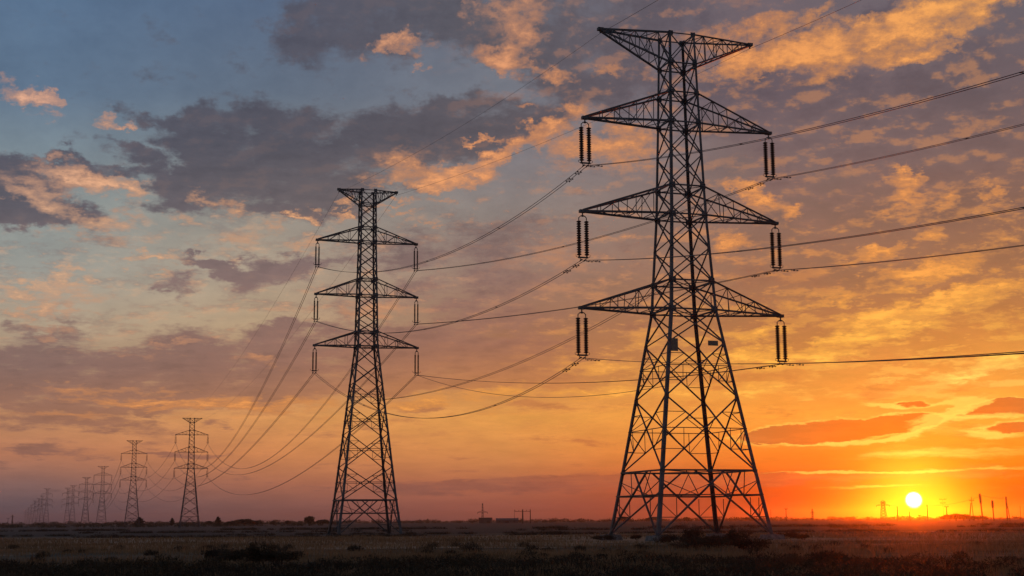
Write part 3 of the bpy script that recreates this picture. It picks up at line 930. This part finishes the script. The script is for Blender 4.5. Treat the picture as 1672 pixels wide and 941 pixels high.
# towards the camera side: the next pylon stands behind the viewer
next_mat = Matrix.Translation(P1.mat.translation + Vector((92.7, -285, 0.1))) @ Matrix.Rotation(R(18), 4, 'Z')
sag_near = {(0, -1): 16.2, (0, 1): 11.0, (1, -1): 13.2, (1, 1): 10.4, (2, -1): 10.5, (2, 1): 7.0}
for (l, s), sg in sag_near.items():
    span('conductor_bundle', P1.at(P1.clamps[(l, s)]), next_mat @ P1.clamps[(l, s)], sg, 0.027,
         'twin cable running from the %s %s arm of the tallest pylon to the right' % (ARM[l], SIDE[s]), 'twin cables leaving the tallest pylon overhead', 0.42, 90, (2.2, 4.4), 7)
for s in (-1, 1):
    span('earth_wire', P1.at(P1.peaks[s]), next_mat @ P1.peaks[s], 9.0, 0.022,
         'thin earth wire rising from the %s peak tip of the tallest pylon' % SIDE[s], 'earth wires above the tallest pylon', 0, 90)
sag_12 = {(0, -1): 5.0, (0, 1): 2.0, (1, -1): 4.5, (1, 1): 1.0, (2, -1): 6.9, (2, 1): 1.75}
for (l, s), sg in sag_12.items():
    span('conductor_bundle', P1.at(P1.clamps[(l, s)]), P2.at(P2.clamps[(l, s)]), sg, 0.032,
         'twin cable between the %s %s arms of the two tallest pylons' % (ARM[l], SIDE[s]), 'twin cables between the two tallest pylons', 0.42, 48, (1.6, 3.6), 3)
for s in (-1, 1):
    span('earth_wire', P1.at(P1.peaks[s]), P2.at(P2.peaks[s]), 1.2, 0.016,
         'thin earth wire joining the %s peak tips of the two tallest pylons' % SIDE[s], 'earth wires of the two tallest pylons', 0, 40)
# two lighter cables strung between the pylon bodies
span('fibre_cable', P1.at(Vector((-2.35, -2.3, 28.2))), P2.at(Vector((2.2, -2.3, 21.4))), 2.6, 0.028,
     'straight twin cable from the body of the tallest pylon down to the second pylon', 'cables strung between pylon bodies', 0.5, 40)
span('fibre_cable', P2.at(P2.clamps[(2, 1)]), P1.at(Vector((-4.1, -4.1, 16.4))), 2.3, 0.032,
     'slack single cable from the bottom right insulator of the second pylon to the tallest', 'cables strung between pylon bodies', 0, 40)
sag_23 = {(0, -1): 22.0, (0, 1): 21.5, (1, -1): 15.5, (1, 1): 14.5, (2, -1): 10.3, (2, 1): 13.7}
for (l, s), sg in sag_23.items():
    span('conductor_bundle', P2.at(P2.clamps[(l, s)]), P3.at(P3.clamps[(l, s)]), sg, 0.040,
         'sagging cable between the %s %s arms of the second and third tallest pylons' % (ARM[l], SIDE[s]), 'cables sagging from the second to the third pylon', 0.28, 60)
for s in (-1, 1):
    span('earth_wire', P2.at(P2.peaks[s]), P3.at(P3.peaks[s]), 7.0, 0.02,
         'faint earth wire between %s peak tips of the second and third tallest pylons' % SIDE[s], 'faint earth wires farther down the line', 0, 40)
names = ('third', 'fourth', 'fifth', 'sixth')
for k, (A, B) in enumerate(((P3, P4), (P4, P5), (P5, P6))):
    for l in range(3):
        for s in (-1, 1):
            span('conductor_bundle', A.at(A.clamps[(l, s)]), B.at(B.clamps[(l, s)]), (15, 17, 14)[k] - 2 * l, (0.065, 0.09, 0.11)[k],
                 'hazy cable between the %s %s arms of the %s and %s tallest pylons' % (ARM[l], SIDE[s], names[k], names[k + 1]), 'hazy cables far down the line', 0, 28)

# ------------------------------------------------------------------ vegetation
def crown_mesh(name, lumps, leaves, size, seed, m='leaf'):
    r = random.Random(seed)
    mb = MB()
    tot = sum(a * b * c for (_, _, _, a, b, c) in lumps) or 1
    for (x, y, z, a, b, c) in lumps:
        n = max(6, int(leaves * (a * b * c) / tot))
        for _ in range(n):
            d = Vector((r.gauss(0, 1), r.gauss(0, 1), r.gauss(0, 1))).normalized() * (r.random() ** 0.45)
            w = 1 + 0.25 * math.sin(5 * d.x + 3 * d.z + seed)
            mb.leaf((x + d.x * a * w, y + d.y * b * w, max(0.02, z + d.z * c * w)), size * r.uniform(0.6, 1.4), r)
    return mb.mesh(name, m)

def trunk_mesh(h, r0, limbs, seed):
    r = random.Random(seed)
    mb = MB()
    pts = [Vector((0.03 * h * math.sin(i * 1.3 + seed), 0.03 * h * math.cos(i * 1.7 + seed), h * i / 5)) for i in range(6)]
    pts[0] = Vector((0, 0, -0.3))
    mb.tube(pts, [r0 * (1 - 0.75 * i / 5) for i in range(6)], 7)
    for k in range(limbs):
        t = r.uniform(0.35, 0.9)
        p = pts[int(t * 5)]
        a = r.uniform(0, 6.28); L = h * r.uniform(0.25, 0.45)
        q = p + Vector((math.cos(a) * L * 0.7, math.sin(a) * L * 0.7, L * 0.8))
        mb.tube([p, p.lerp(q, 0.5) + Vector((0, 0, L * 0.06)), q], [r0 * 0.35, r0 * 0.22, r0 * 0.08], 5)
    return mb.mesh('trunk', 'bark')

tree_kinds = {
 'round': (trunk_mesh(5.0, 0.28, 6, 1), crown_mesh('crown', [(0, 0, 5.2, 2.6, 2.6, 2.0), (1.6, 0.3, 4.2, 1.6, 1.6, 1.3), (-1.7, 0, 4.4, 1.7, 1.7, 1.2), (0.4, 0.5, 6.6, 1.5, 1.5, 1.1), (-0.6, -0.8, 3.6, 2.2, 2.0, 1.2)], 1100, 0.6, 3)),
 'wide': (trunk_mesh(4.0, 0.3, 7, 2), crown_mesh('crown', [(0, 0, 3.8, 3.4, 3.0, 1.7), (2.8, 0.2, 3.0, 2.2, 2, 1.3), (-2.9, 0, 3.2, 2.3, 2, 1.4), (1.0, 0, 4.8, 1.7, 1.7, 1.0), (-1.4, 0, 4.7, 1.5, 1.5, 0.9)], 1300, 0.65, 4)),
 'tall': (trunk_mesh(8.0, 0.25, 6, 3), crown_mesh('crown', [(0, 0, 3.0, 1.5, 1.5, 1.8), (0.1, 0, 5.4, 1.3, 1.3, 1.9), (0, 0, 7.8, 0.9, 0.9, 1.7), (0, 0, 9.3, 0.5, 0.5, 1.0)], 1000, 0.5, 5)),
}
def tree(px, top, d, kind, label, group='trees along the far left horizon', wide=1.0):
    wide *= {'tall': 2.2, 'round': 1.7, 'wide': 1.8}[kind]
    tm, cm = tree_kinds[kind]
    x = across(px, 852, d)
    z = gz(x, d)
    top -= 1.3
    full = {'round': 7.7, 'wide': 5.8, 'tall': 10.2}[kind]
    s = (height(top, d, px) - z) / full
    root = tag(empty('tree', (x, d, z), px * 37 % 360), label, 'tree', group)
    root.scale = (s * wide, s * wide, s)
    link('trunk', tm, root); link('crown', cm, root)

tree(228, 846, 960, 'tall', 'dark bushy tree touching the right foot of the fourth tallest pylon', wide=1.5)
tree(281, 847, 1050, 'tall', 'small pointed tree on the horizon just left of the third tallest pylon', wide=0.9)
tree(341, 852, 1000, 'round', 'low round tree just right of the third tallest pylon')
tree(356, 845, 1000, 'tall', 'slim pointed tree second right of the third tallest pylon')
tree(376, 853, 1020, 'wide', 'low wide tree, third right of the third tallest pylon')
tree(399, 849, 1020, 'wide', 'broad leafy tree halfway between the second and third tallest pylons', wide=1.15)
tree(420, 852, 1040, 'wide', 'flat crowned tree right beside the broad halfway tree')
tree(446, 852, 1060, 'round', 'small round tree between the flat crowned tree and the second tallest pylon')
tree(470, 851, 1080, 'round', 'round tree left of the blocky tall tree near the second pylon')
tree(505, 844, 1050, 'round', 'tall blocky tree, largest on the horizon left of the second tallest pylon', wide=0.85)
tree(527, 850, 1050, 'wide', 'wide tree half hidden behind the left foot of the second pylon')
tree(1018, 845, 1700, 'wide', 'small dark tree seen between the left legs of the tallest pylon', 'trees seen through the legs of the tallest pylon')
tree(1065, 846, 1800, 'wide', 'low tree on the horizon beside the near leg of the tallest pylon', 'trees seen through the legs of the tallest pylon')
tree(1121, 846, 1750, 'wide', 'wide low tree framed between the middle legs of the tallest pylon', 'trees seen through the legs of the tallest pylon')
tree(1220, 846, 1750, 'round', 'small tree by the rightmost leg of the tallest pylon', 'trees seen through the legs of the tallest pylon')
SUNTREES = 'low trees on the horizon right of the sun'
tree(1551, 842, 1040, 'wide', 'leftmost low tree of the dark clump right of the sun', SUNTREES, 1.0)
tree(1562, 840, 1060, 'round', 'highest tree of the dark clump right of the sun', SUNTREES, 1.3)
tree(1574, 841.5, 1050, 'wide', 'right end tree of the dark clump right of the sun', SUNTREES, 1.0)
tree(1591, 844, 1080, 'wide', 'low tree behind the leaning pole right of the sun', SUNTREES, 1.0)
tree(1604, 844.5, 1090, 'wide', 'low tree at the foot of the tallest thick-topped pole', SUNTREES, 1.0)

# shrubs of the fore field
def shrub_meshes(seed, w, h, n):
    r = random.Random(seed)
    lumps = [(r.uniform(-w, w) * 0.55, r.uniform(-w, w) * 0.5, h * r.uniform(0.3, 0.72), w * r.uniform(0.3, 0.5), w * r.uniform(0.3, 0.5), h * r.uniform(0.2, 0.36)) for _ in range(9)]
    cm = crown_mesh('foliage', lumps, n, 0.065, seed, 'scrub')
    mb = MB()
    for k in range(16):
        a = r.uniform(0, 6.28); t = Vector((math.cos(a) * w * r.uniform(0.2, 0.9), math.sin(a) * w * r.uniform(0.2, 0.9), h * r.uniform(0.8, 1.22)))
        b = Vector((math.cos(a) * 0.1, math.sin(a) * 0.1, -0.1))
        mb.tube([b, b.lerp(t, 0.5) + Vector((0, 0, 0.08 * h)), t], [0.022, 0.015, 0.005], 4)
        for q in range(5):
            p = b.lerp(t, r.uniform(0.6, 1.0))
            e = p + Vector((r.uniform(-.2, .2), r.uniform(-.2, .2), r.uniform(0.05, .3)))
            mb.tube([p, e], [0.008, 0.003], 3)
    return cm, mb.mesh('stems', 'bark')
shrub_kinds = [shrub_meshes(s, w, h, n) for s, w, h, n in ((21, 1.2, 0.85, 1500), (22, 2.0, 0.8, 2000), (23, 0.9, 1.35, 1300))]
def shrub(px, d, kind, s, label, group):
    d *= 1.08
    x = across(px, 890, d)
    root = tag(empty('shrub', (x, d, gz(x, d) - 0.03), px * 53 % 360), label, 'shrub', group)
    root.scale = (s, s, s)
    link('stems', shrub_kinds[kind][1], root); link('foliage', shrub_kinds[kind][0], root)
UNDER = 'dark shrubs growing under the tallest pylon'
for a in [
 (392, 72, 1, 0.95, 'dark shrub left of the tall bush below the third pylon', 'dark bushes in the left fore field'),
 (427, 68, 2, 0.9, 'tallest dark bush of the left fore field, twiggy on top', 'dark bushes in the left fore field'),
 (357, 74, 0, 0.85, 'small dark shrub at the left end of the fore field bush group', 'dark bushes in the left fore field'),
 (455, 66, 0, 0.95, 'round dark shrub at the right end of the fore field bush group', 'dark bushes in the left fore field'),
 (985, 150, 1, 0.8, 'low shrub beside the left footing of the tallest pylon', UNDER),
 (1040, 150, 0, 0.7, 'small bush left of the nearest footing of the tallest pylon', UNDER),
 (1104, 126, 1, 1.1, 'broad dark shrub right of the nearest footing of the tallest pylon', UNDER),
 (1128, 112, 2, 1.25, 'tall bushy shrub in the middle below the tallest pylon', UNDER),
 (1146, 98, 1, 1.3, 'large dark shrub in front of the middle below the tallest pylon', UNDER),
 (1182, 120, 1, 1.2, 'wide shrub hiding the far footing of the tallest pylon', UNDER),
 (1208, 104, 2, 1.15, 'tall twiggy shrub between the right legs of the tallest pylon', UNDER),
 (1222, 88, 0, 1.2, 'dense shrub nearest to the viewer below the right leg of the tallest pylon', UNDER),
 (1284, 146, 1, 1.0, 'dark shrub just right of the rightmost footing of the tallest pylon', UNDER),
 (1312, 140, 0, 0.7, 'low mound of scrub second right of the rightmost pylon footing', UNDER),
 (1350, 60, 0, 0.8, 'single small shrub in the right fore field beyond the scrub', 'shrubs of the right fore field'),
]:
    shrub(*a)

# dry grass: countless blades
def blades(n, dist_lo, dist_hi, hgt, wid, dens):
    d = dist_lo * (dist_hi / dist_lo) ** nrng.random(n)
    t = (nrng.random(n) * 2 - 1) * 0.40
    x = d * t; y = d.copy()
    keep = nrng.random(n) < dens(x, y)
    x, y, d = x[keep], y[keep], d[keep]
    n = len(x)
    z = np.array([gz(a, b) for a, b in zip(x, y)])
    a = nrng.random(n) * 6.283
    h = hgt * (0.5 + nrng.random(n)) * (0.8 + 0.25 * np.sin(x * 0.35) * np.sin(y * 0.23))
    w = wid * (0.6 + 0.8 * nrng.random(n)) * np.maximum(1, d / 60)
    lean = (nrng.random(n) - 0.2) * 0.7
    la = nrng.random(n) * 6.283
    c, s = np.cos(a) * w, np.sin(a) * w
    mx, my = np.cos(la) * lean * h * 0.35, np.sin(la) * lean * h * 0.35
    V = np.empty((n, 5, 3))
    V[:, 0] = np.stack([x - c, y - s, z - 0.03], 1)
    V[:, 1] = np.stack([x + c, y + s, z - 0.03], 1)
    V[:, 2] = np.stack([x - c * .7 + mx, y - s * .7 + my, z + h * 0.6], 1)
    V[:, 3] = np.stack([x + c * .7 + mx, y + s * .7 + my, z + h * 0.6], 1)
    V[:, 4] = np.stack([x + mx * 2.6, y + my * 2.6, z + h], 1)
    k = np.arange(n)[:, None] * 5
    F = np.concatenate([k + np.array([[0, 1, 3]]), k + np.array([[0, 3, 2]]), k + np.array([[2, 3, 4]])])
    return V.reshape(-1, 3), F
bare = lambda x, y: np.minimum(np.hypot(x - P1.mat.translation.x, (y - 158)) / 15.0, np.hypot(x - P2.mat.translation.x, (y - 228)) / 12.0) > 1.0
fieldn = lambda x, y: bare(x, y) * np.clip(0.55 + 0.5 * np.sin(x * 0.09 + 2.0 * np.sin(y * 0.05)) * np.sin(y * 0.13 + x * 0.02), 0.08, 1)
V, F = blades(170000, 50, 220, 0.32, 0.012, fieldn)
tag(link('dry_grass', bulk_mesh('dry_grass', V, F, 'straw')), 'dry brown grass covering the open field', 'grass', kind='stuff')

# low scrub that closes the foot of the view, one tangled mass
def scrub_mass():
    VV, FF, k0 = [], [], 0
    def clump(x, d, s, n, flat, leaf):
        nonlocal k0
        dv = nrng.normal(size=(n, 3)); dv /= np.linalg.norm(dv, axis=1)[:, None]
        rr = nrng.random(n) ** 0.5
        c = dv * rr[:, None] * np.array([1.0 * flat, 0.8 * flat, 0.5]) * s
        c[:, 2] = np.abs(c[:, 2] + 0.18 * s)
        c += np.array([x, d, gz(x, d)])
        e1 = nrng.normal(size=(n, 3)); e1 /= np.linalg.norm(e1, axis=1)[:, None]
        e2 = nrng.normal(size=(n, 3)); e2 /= np.linalg.norm(e2, axis=1)[:, None]
        L = (leaf * (0.5 + 0.9 * nrng.random(n)))[:, None]
        up = np.array([0, 0, 0.5])
        VV.append(np.stack([c - e1 * L * .6, c + e2 * L * .4, c + (e1 + up) * L], 1).reshape(-1, 3))
        FF.append(np.arange(n * 3).reshape(-1, 3) + k0); k0 += n * 3
    for i in range(620):
        band = nrng.random()
        if band < 0.72:
            d = 47 + 22 * nrng.random() ** 1.2
        elif band < 0.9:
            d = 100 + 25 * nrng.random()
        else:
            d = 70 + 30 * nrng.random()
        x = d * (nrng.random() * 2 - 1) * 0.42
        if band >= 0.72 and math.sin(x * 0.13 + d) < -0.1:
            continue
        clump(x, d, (0.55 + 0.6 * nrng.random()) * (0.8 if band < 0.72 else 0.6), 420, 1.0, 0.1)
    # weedy ditches between the fields
    for d0, w, n, s in ((232, 5, 260, 0.5), (255, 10, 160, 0.5), (345, 14, 150, 0.7), (450, 8, 260, 0.9)):
        for i in range(n):
            t = (nrng.random() * 2 - 1) * 0.42
            d = d0 * (1 + 0.05 * math.sin(t * 9 + d0)) + w * (nrng.random() - 0.5)
            if math.sin(t * 23 + d0) + 0.6 * math.sin(t * 61) < -0.55:
                continue
            clump(d * t, d, s * (0.6 + 0.8 * nrng.random()), 110, 2.6, 0.16 * d0 / 206)
    return np.concatenate(VV), np.concatenate(FF)
V, F = scrub_mass()
tag(link('undergrowth', bulk_mesh('undergrowth', V, F, 'scrub')), 'dark tangled scrub along the near edge of the field', 'undergrowth', kind='stuff')

# far woods: one continuous hazy belt
def woods():
    VV, FF, k0 = [], [], 0
    rows = [(900, -0.40, -0.13, 150, 2.2), (1250, -0.40, -0.12, 150, 3.6), (1500, -0.41, 0.42, 200, 3.0), (2000, -0.42, 0.42, 300, 5.0), (2700, -0.42, 0.42, 340, 7.0)]
    for d0, t0, t1, n_c, hh in rows:
        for i in range(n_c):
            t = t0 + (t1 - t0) * nrng.random()
            d = d0 * (0.95 + 0.1 * nrng.random())
            x = d * t
            prof = 0.55 + 0.45 * math.sin(t * 37 + d0) * math.sin(t * 91 + 1.3)
            h = hh * (0.45 + 0.55 * nrng.random()) * (0.5 + 0.6 * prof)
            w = h * (0.9 + 1.6 * nrng.random())
            n = 60
            dv = nrng.normal(size=(n, 3)); dv /= np.linalg.norm(dv, axis=1)[:, None]
            c = dv * (nrng.random(n) ** 0.4)[:, None] * np.array([w, w * 0.7, h * 0.55])
            c[:, 2] += h * 0.5
            c[:, 2] = np.maximum(c[:, 2], 0.1)
            c += np.array([x, d, gz(x, d)])
            e1 = nrng.normal(size=(n, 3)); e2 = nrng.normal(size=(n, 3))
            L = h * 0.16
            VV.append(np.stack([c - e1 * L, c + e2 * L, c + e1 * L], 1).reshape(-1, 3))
            FF.append(np.arange(n * 3).reshape(-1, 3) + k0); k0 += n * 3
    return np.concatenate(VV), np.concatenate(FF)
V, F = woods()
tag(link('far_woods', bulk_mesh('far_woods', V, F, 'leaf')), 'low hazy belt of trees and hedges along the whole horizon', 'woods', kind='stuff')

# ------------------------------------------------------------------ farm sheds on the horizon
def shed(x0, x1, eave, ridge, d, depth, label, flat=False, group='low farm buildings on the horizon'):
    xa, xb = across(x0, 850, d), across(x1, 850, d)
    cx, w = (xa + xb) / 2, xb - xa
    z0 = gz(cx, d) - 0.2
    he, hr = height(eave, d, x0) - z0, height(ridge, d, x0) - z0
    root = tag(empty('farm_shed', (cx, d, z0)), label, 'farm building', group)
    mb = MB(); mb.box((0, depth / 2, he / 2), w, depth, he)
    link('wall', mb.mesh('wall', 'wall_a'), root)
    mb = MB()
    if flat:
        mb.box((0, depth / 2, he + (hr - he) / 2 + 0.01), w + 0.6, depth + 0.6, hr - he)
    else:
        k = depth / 2 + 0.3
        mb.prism((-w / 2 - 0.3, depth / 2, he + 0.01), (w / 2 + 0.3, depth / 2, he + 0.01), [(-k, 0), (k, 0), (0, max(0.4, hr - he))])
    link('roof', mb.mesh('roof', 'roof_a'), root)
    n = max(2, int(w / 6))
    for i in range(n):
        mb = MB(); xx = -w / 2 + w * (i + 0.5) / n
        if i == n // 2:
            mb.box((xx, -0.03, he * 0.36), min(3.2, w / n * .7), 0.1, he * 0.7)
            link('door', mb.mesh('door', 'opening'), root)
        else:
            mb.box((xx, -0.03, he * 0.55), min(1.6, w / n * .5), 0.1, he * 0.28)
            link('window', mb.mesh('window', 'opening'), root)
shed(782, 803, 848.5, 845.5, 1300, 14, 'taller blocky shed below the thin mast, left of the long shed', True)
shed(810, 846, 849.5, 846.5, 1320, 12, 'long low shed between the mast and the pole with a crossbar')

# ------------------------------------------------------------------ masts and poles along the horizon
def pole(px, top, d, r, label, cat='utility pole', group='thin poles along the horizon', arms=(), lean=0.0, thick_top=0.0, name='utility_pole', ins=True):
    x = across(px, 850, d); z = gz(x, d)
    h = height(top, d, px) - z
    root = tag(empty(name, (x, d, z)), label, cat, group)
    root.rotation_euler = (0, R(lean), 0)
    mb = MB(); mb.tube([(0, 0, -0.4), (0, 0, h * 0.5), (0, 0, h)], [r, r * 0.85, r * 0.7], 8)
    link('pole', mb.mesh('pole', 'wood'), root)
    for (zz, L) in arms:
        mb = MB(); mb.bar(Vector((-L, -r - 0.1, h * zz)), Vector((L, -r - 0.1, h * zz)), 0.32, 0.32)
        ca = link('crossarm', mb.mesh('crossarm', 'wood'), root)
        for s in (-1, -0.5, 0.5, 1):
            mb = MB(); mb.lathe([(0.1, 0), (0.22, 0.25), (0.12, 0.5), (0.2, 0.7), (0.06, 0.95)], (s * L * 0.96, -r - 0.1, h * zz + 0.16), 6)
            link('insulator', mb.mesh('insulator', 'porcelain'), ca)
    if thick_top:
        mb = MB(); mb.tube([(0, 0, h * 0.62), (0, 0, h * 0.7), (0, 0, h * 0.95), (0, 0, h * 1.0)], [r, thick_top, thick_top, r], 8)
        link('cable_box', mb.mesh('cable_box', 'steel_dark'), root)

def mast(px, top, d, w, label, arms=(), group='small lattice masts on the horizon', name='lattice_mast'):
    x = across(px, 850, d); z = gz(x, d); h = height(top, d, px) - z
    root = tag(empty(name, (x, d, z)), label, 'mast', group)
    for sx, sy in ((-1, -1), (1, -1), (1, 1), (-1, 1)):
        mb = MB(); mb.bar(Vector((sx * w, sy * w, 0)), Vector((sx * w * 0.35, sy * w * 0.35, h)), 0.34)
        link('leg', mb.mesh('leg', 'steel_dark'), root)
    mb = MB()
    n = 7
    for i in range(n):
        t, u = i / n, (i + 1) / n
        a, b = lerp(w, w * 0.35, t), lerp(w, w * 0.35, u)
        for (p, q) in (((-1, -1), (1, -1)), ((1, 1), (-1, 1))):
            mb.bar(Vector((p[0] * a, p[1] * a, h * t)), Vector((q[0] * b, q[1] * b, h * u)), 0.22)
            mb.bar(Vector((q[0] * a, q[1] * a, h * t)), Vector((p[0] * b, p[1] * b, h * u)), 0.22)
    link('bracing', mb.mesh('bracing', 'steel_dark'), root)
    for zz, L in arms:
        mb = MB()
        for s in (-1, 1):
            mb.bar(Vector((0, 0, h * zz)), Vector((s * L, 0, h * zz)), 0.34)
            mb.bar(Vector((0, 0, h * zz + 1.4)), Vector((s * L, 0, h * zz)), 0.26)
            mb.bar(Vector((s * L, 0, h * zz)), Vector((s * L, 0, h * zz - 1.5)), 0.3)
        link('crossarm', mb.mesh('crossarm', 'steel_dark'), root)

mast(788, 822, 1300, 0.9, 'tall thin mast rising behind the blocky shed', [(0.55, 4.5)])
pole(853.5, 832, 1100, 0.62, 'stout pole with a long crossbar right of the long shed', arms=[(0.86, 6.0)])
pole(866, 832, 1150, 0.42, 'plain slim pole next to the stout pole with a crossbar')
pole(840, 832, 1180, 0.16, 'hair-thin pole at the right end of the long shed')
mast(1443, 819, 1250, 2.6, 'small four-legged pylon with one arm left of the setting sun', [(0.80, 5.6), (0.97, 2.2)])
pole(1259, 832, 1400, 0.22, 'faintest thin pole right beside the right leg of the tallest pylon')
pole(1284, 831, 1300, 0.45, 'stubby pole, second right of the tallest pylon', arms=[(0.96, 1.2)])
mast(1327, 831, 1500, 0.9, 'short mast midway between the tallest pylon and the sun', [(0.7, 1.6)])
pole(1466, 827, 1150, 0.50, 'plain dark pole just left of the sun')
pole(1486, 835, 1150, 0.42, 'short pole standing directly under the sun')
pole(1515, 824, 1150, 0.48, 'plain dark pole just right of the sun')
pole(1546.5, 827, 1250, 0.44, 'pole rising from the dark tree clump right of the sun', arms=[(0.95, 1.6)])
pole(1541, 815, 1500, 0.12, 'faint slim pole with a T top behind the dark tree clump', arms=[(0.98, 3.6), (0.8, 2.8)])
pole(1583, 821, 1000, 0.45, 'leaning pole between the dark tree clump and the tallest thick-topped pole', lean=8)
pole(1590, 811, 1150, 0.34, 'thin crooked pole behind the leaning pole', lean=-3, arms=[(0.82, 1.8)])
pole(1605, 806, 900, 0.50, 'tallest thick-topped pole right of the sun', thick_top=0.75, lean=-3.5)
pole(1623, 817, 900, 0.42, 'thick-topped pole second from the tallest one at right', thick_top=0.72, lean=-1.5)
pole(1645, 811, 950, 0.50, 'straight pole of the close pair near the right edge', thick_top=0.55)
pole(1649.5, 811, 950, 0.30, 'leaning pole of the close pair near the right edge', lean=-7)
pole(1667, 826, 1100, 0.22, 'hair-thin pole at the far right edge')
mast(20, 841, 2300, 1.0, 'tiny mast at the far left end of the horizon', [(0.85, 2.6)])
pole(13, 846, 2300, 0.4, 'tiny pole at the far left, shorter than the mast beside it', arms=[(0.9, 2.2)])

def tipz(px, top, d): return Vector((across(px, 850, d), d, height(top, d, px)))
for k, (a, b, sg) in enumerate([((1443, 823, 1250), (1515, 825, 1150), 1.5), ((1515, 825, 1150), (1605, 810, 900), 2.0), ((1605, 809, 900), (1645, 813, 950), 0.8)]):
    mb = MB(); A, B = tipz(*a), tipz(*b)
    mb.tube([p - A for p in sag_curve(A, B, sg, 20)], 0.10, 5)
    o = tag(link('overhead_wire', mb.mesh('overhead_wire', 'cable')), ('hair-thin wire from the small pylon to the pole right of the sun', 'hair-thin wire from the pole right of the sun to the tallest thick-topped pole', 'hair-thin wire between the tallest thick-topped pole and the right close pair')[k], 'wire', 'hair-thin wires on the right horizon')
    o.location = A

# ------------------------------------------------------------------ the evening haze over the plain
HAZE = True
if HAZE:
    m = bpy.data.materials.new('evening_haze')
    m.use_nodes = True
    t = m.node_tree; t.nodes.clear()
    out = t.nodes.new('ShaderNodeOutputMaterial')
    pv = t.nodes.new('ShaderNodeVolumePrincipled')
    pv.inputs['Color'].default_value = (0.80, 0.63, 0.66, 1)
    pv.inputs['Density'].default_value = 0.0000985
    pv.inputs['Anisotropy'].default_value = 0.96
    t.links.new(pv.outputs[0], out.inputs['Volume'])
    try:
        m.volume_intersection_method = 'ACCURATE'
    except Exception:
        pass
    mb = MB()
    mb.box((0, 0, 28), 21000, 21000, 66)
    me = bpy.data.meshes.new('haze')
    me.from_pydata([tuple(v) for v in mb.v], [], mb.f); me.materials.append(m); me.update()
    tag(link('haze', me), 'thin dusk haze lying over the whole plain', 'haze', kind='stuff')
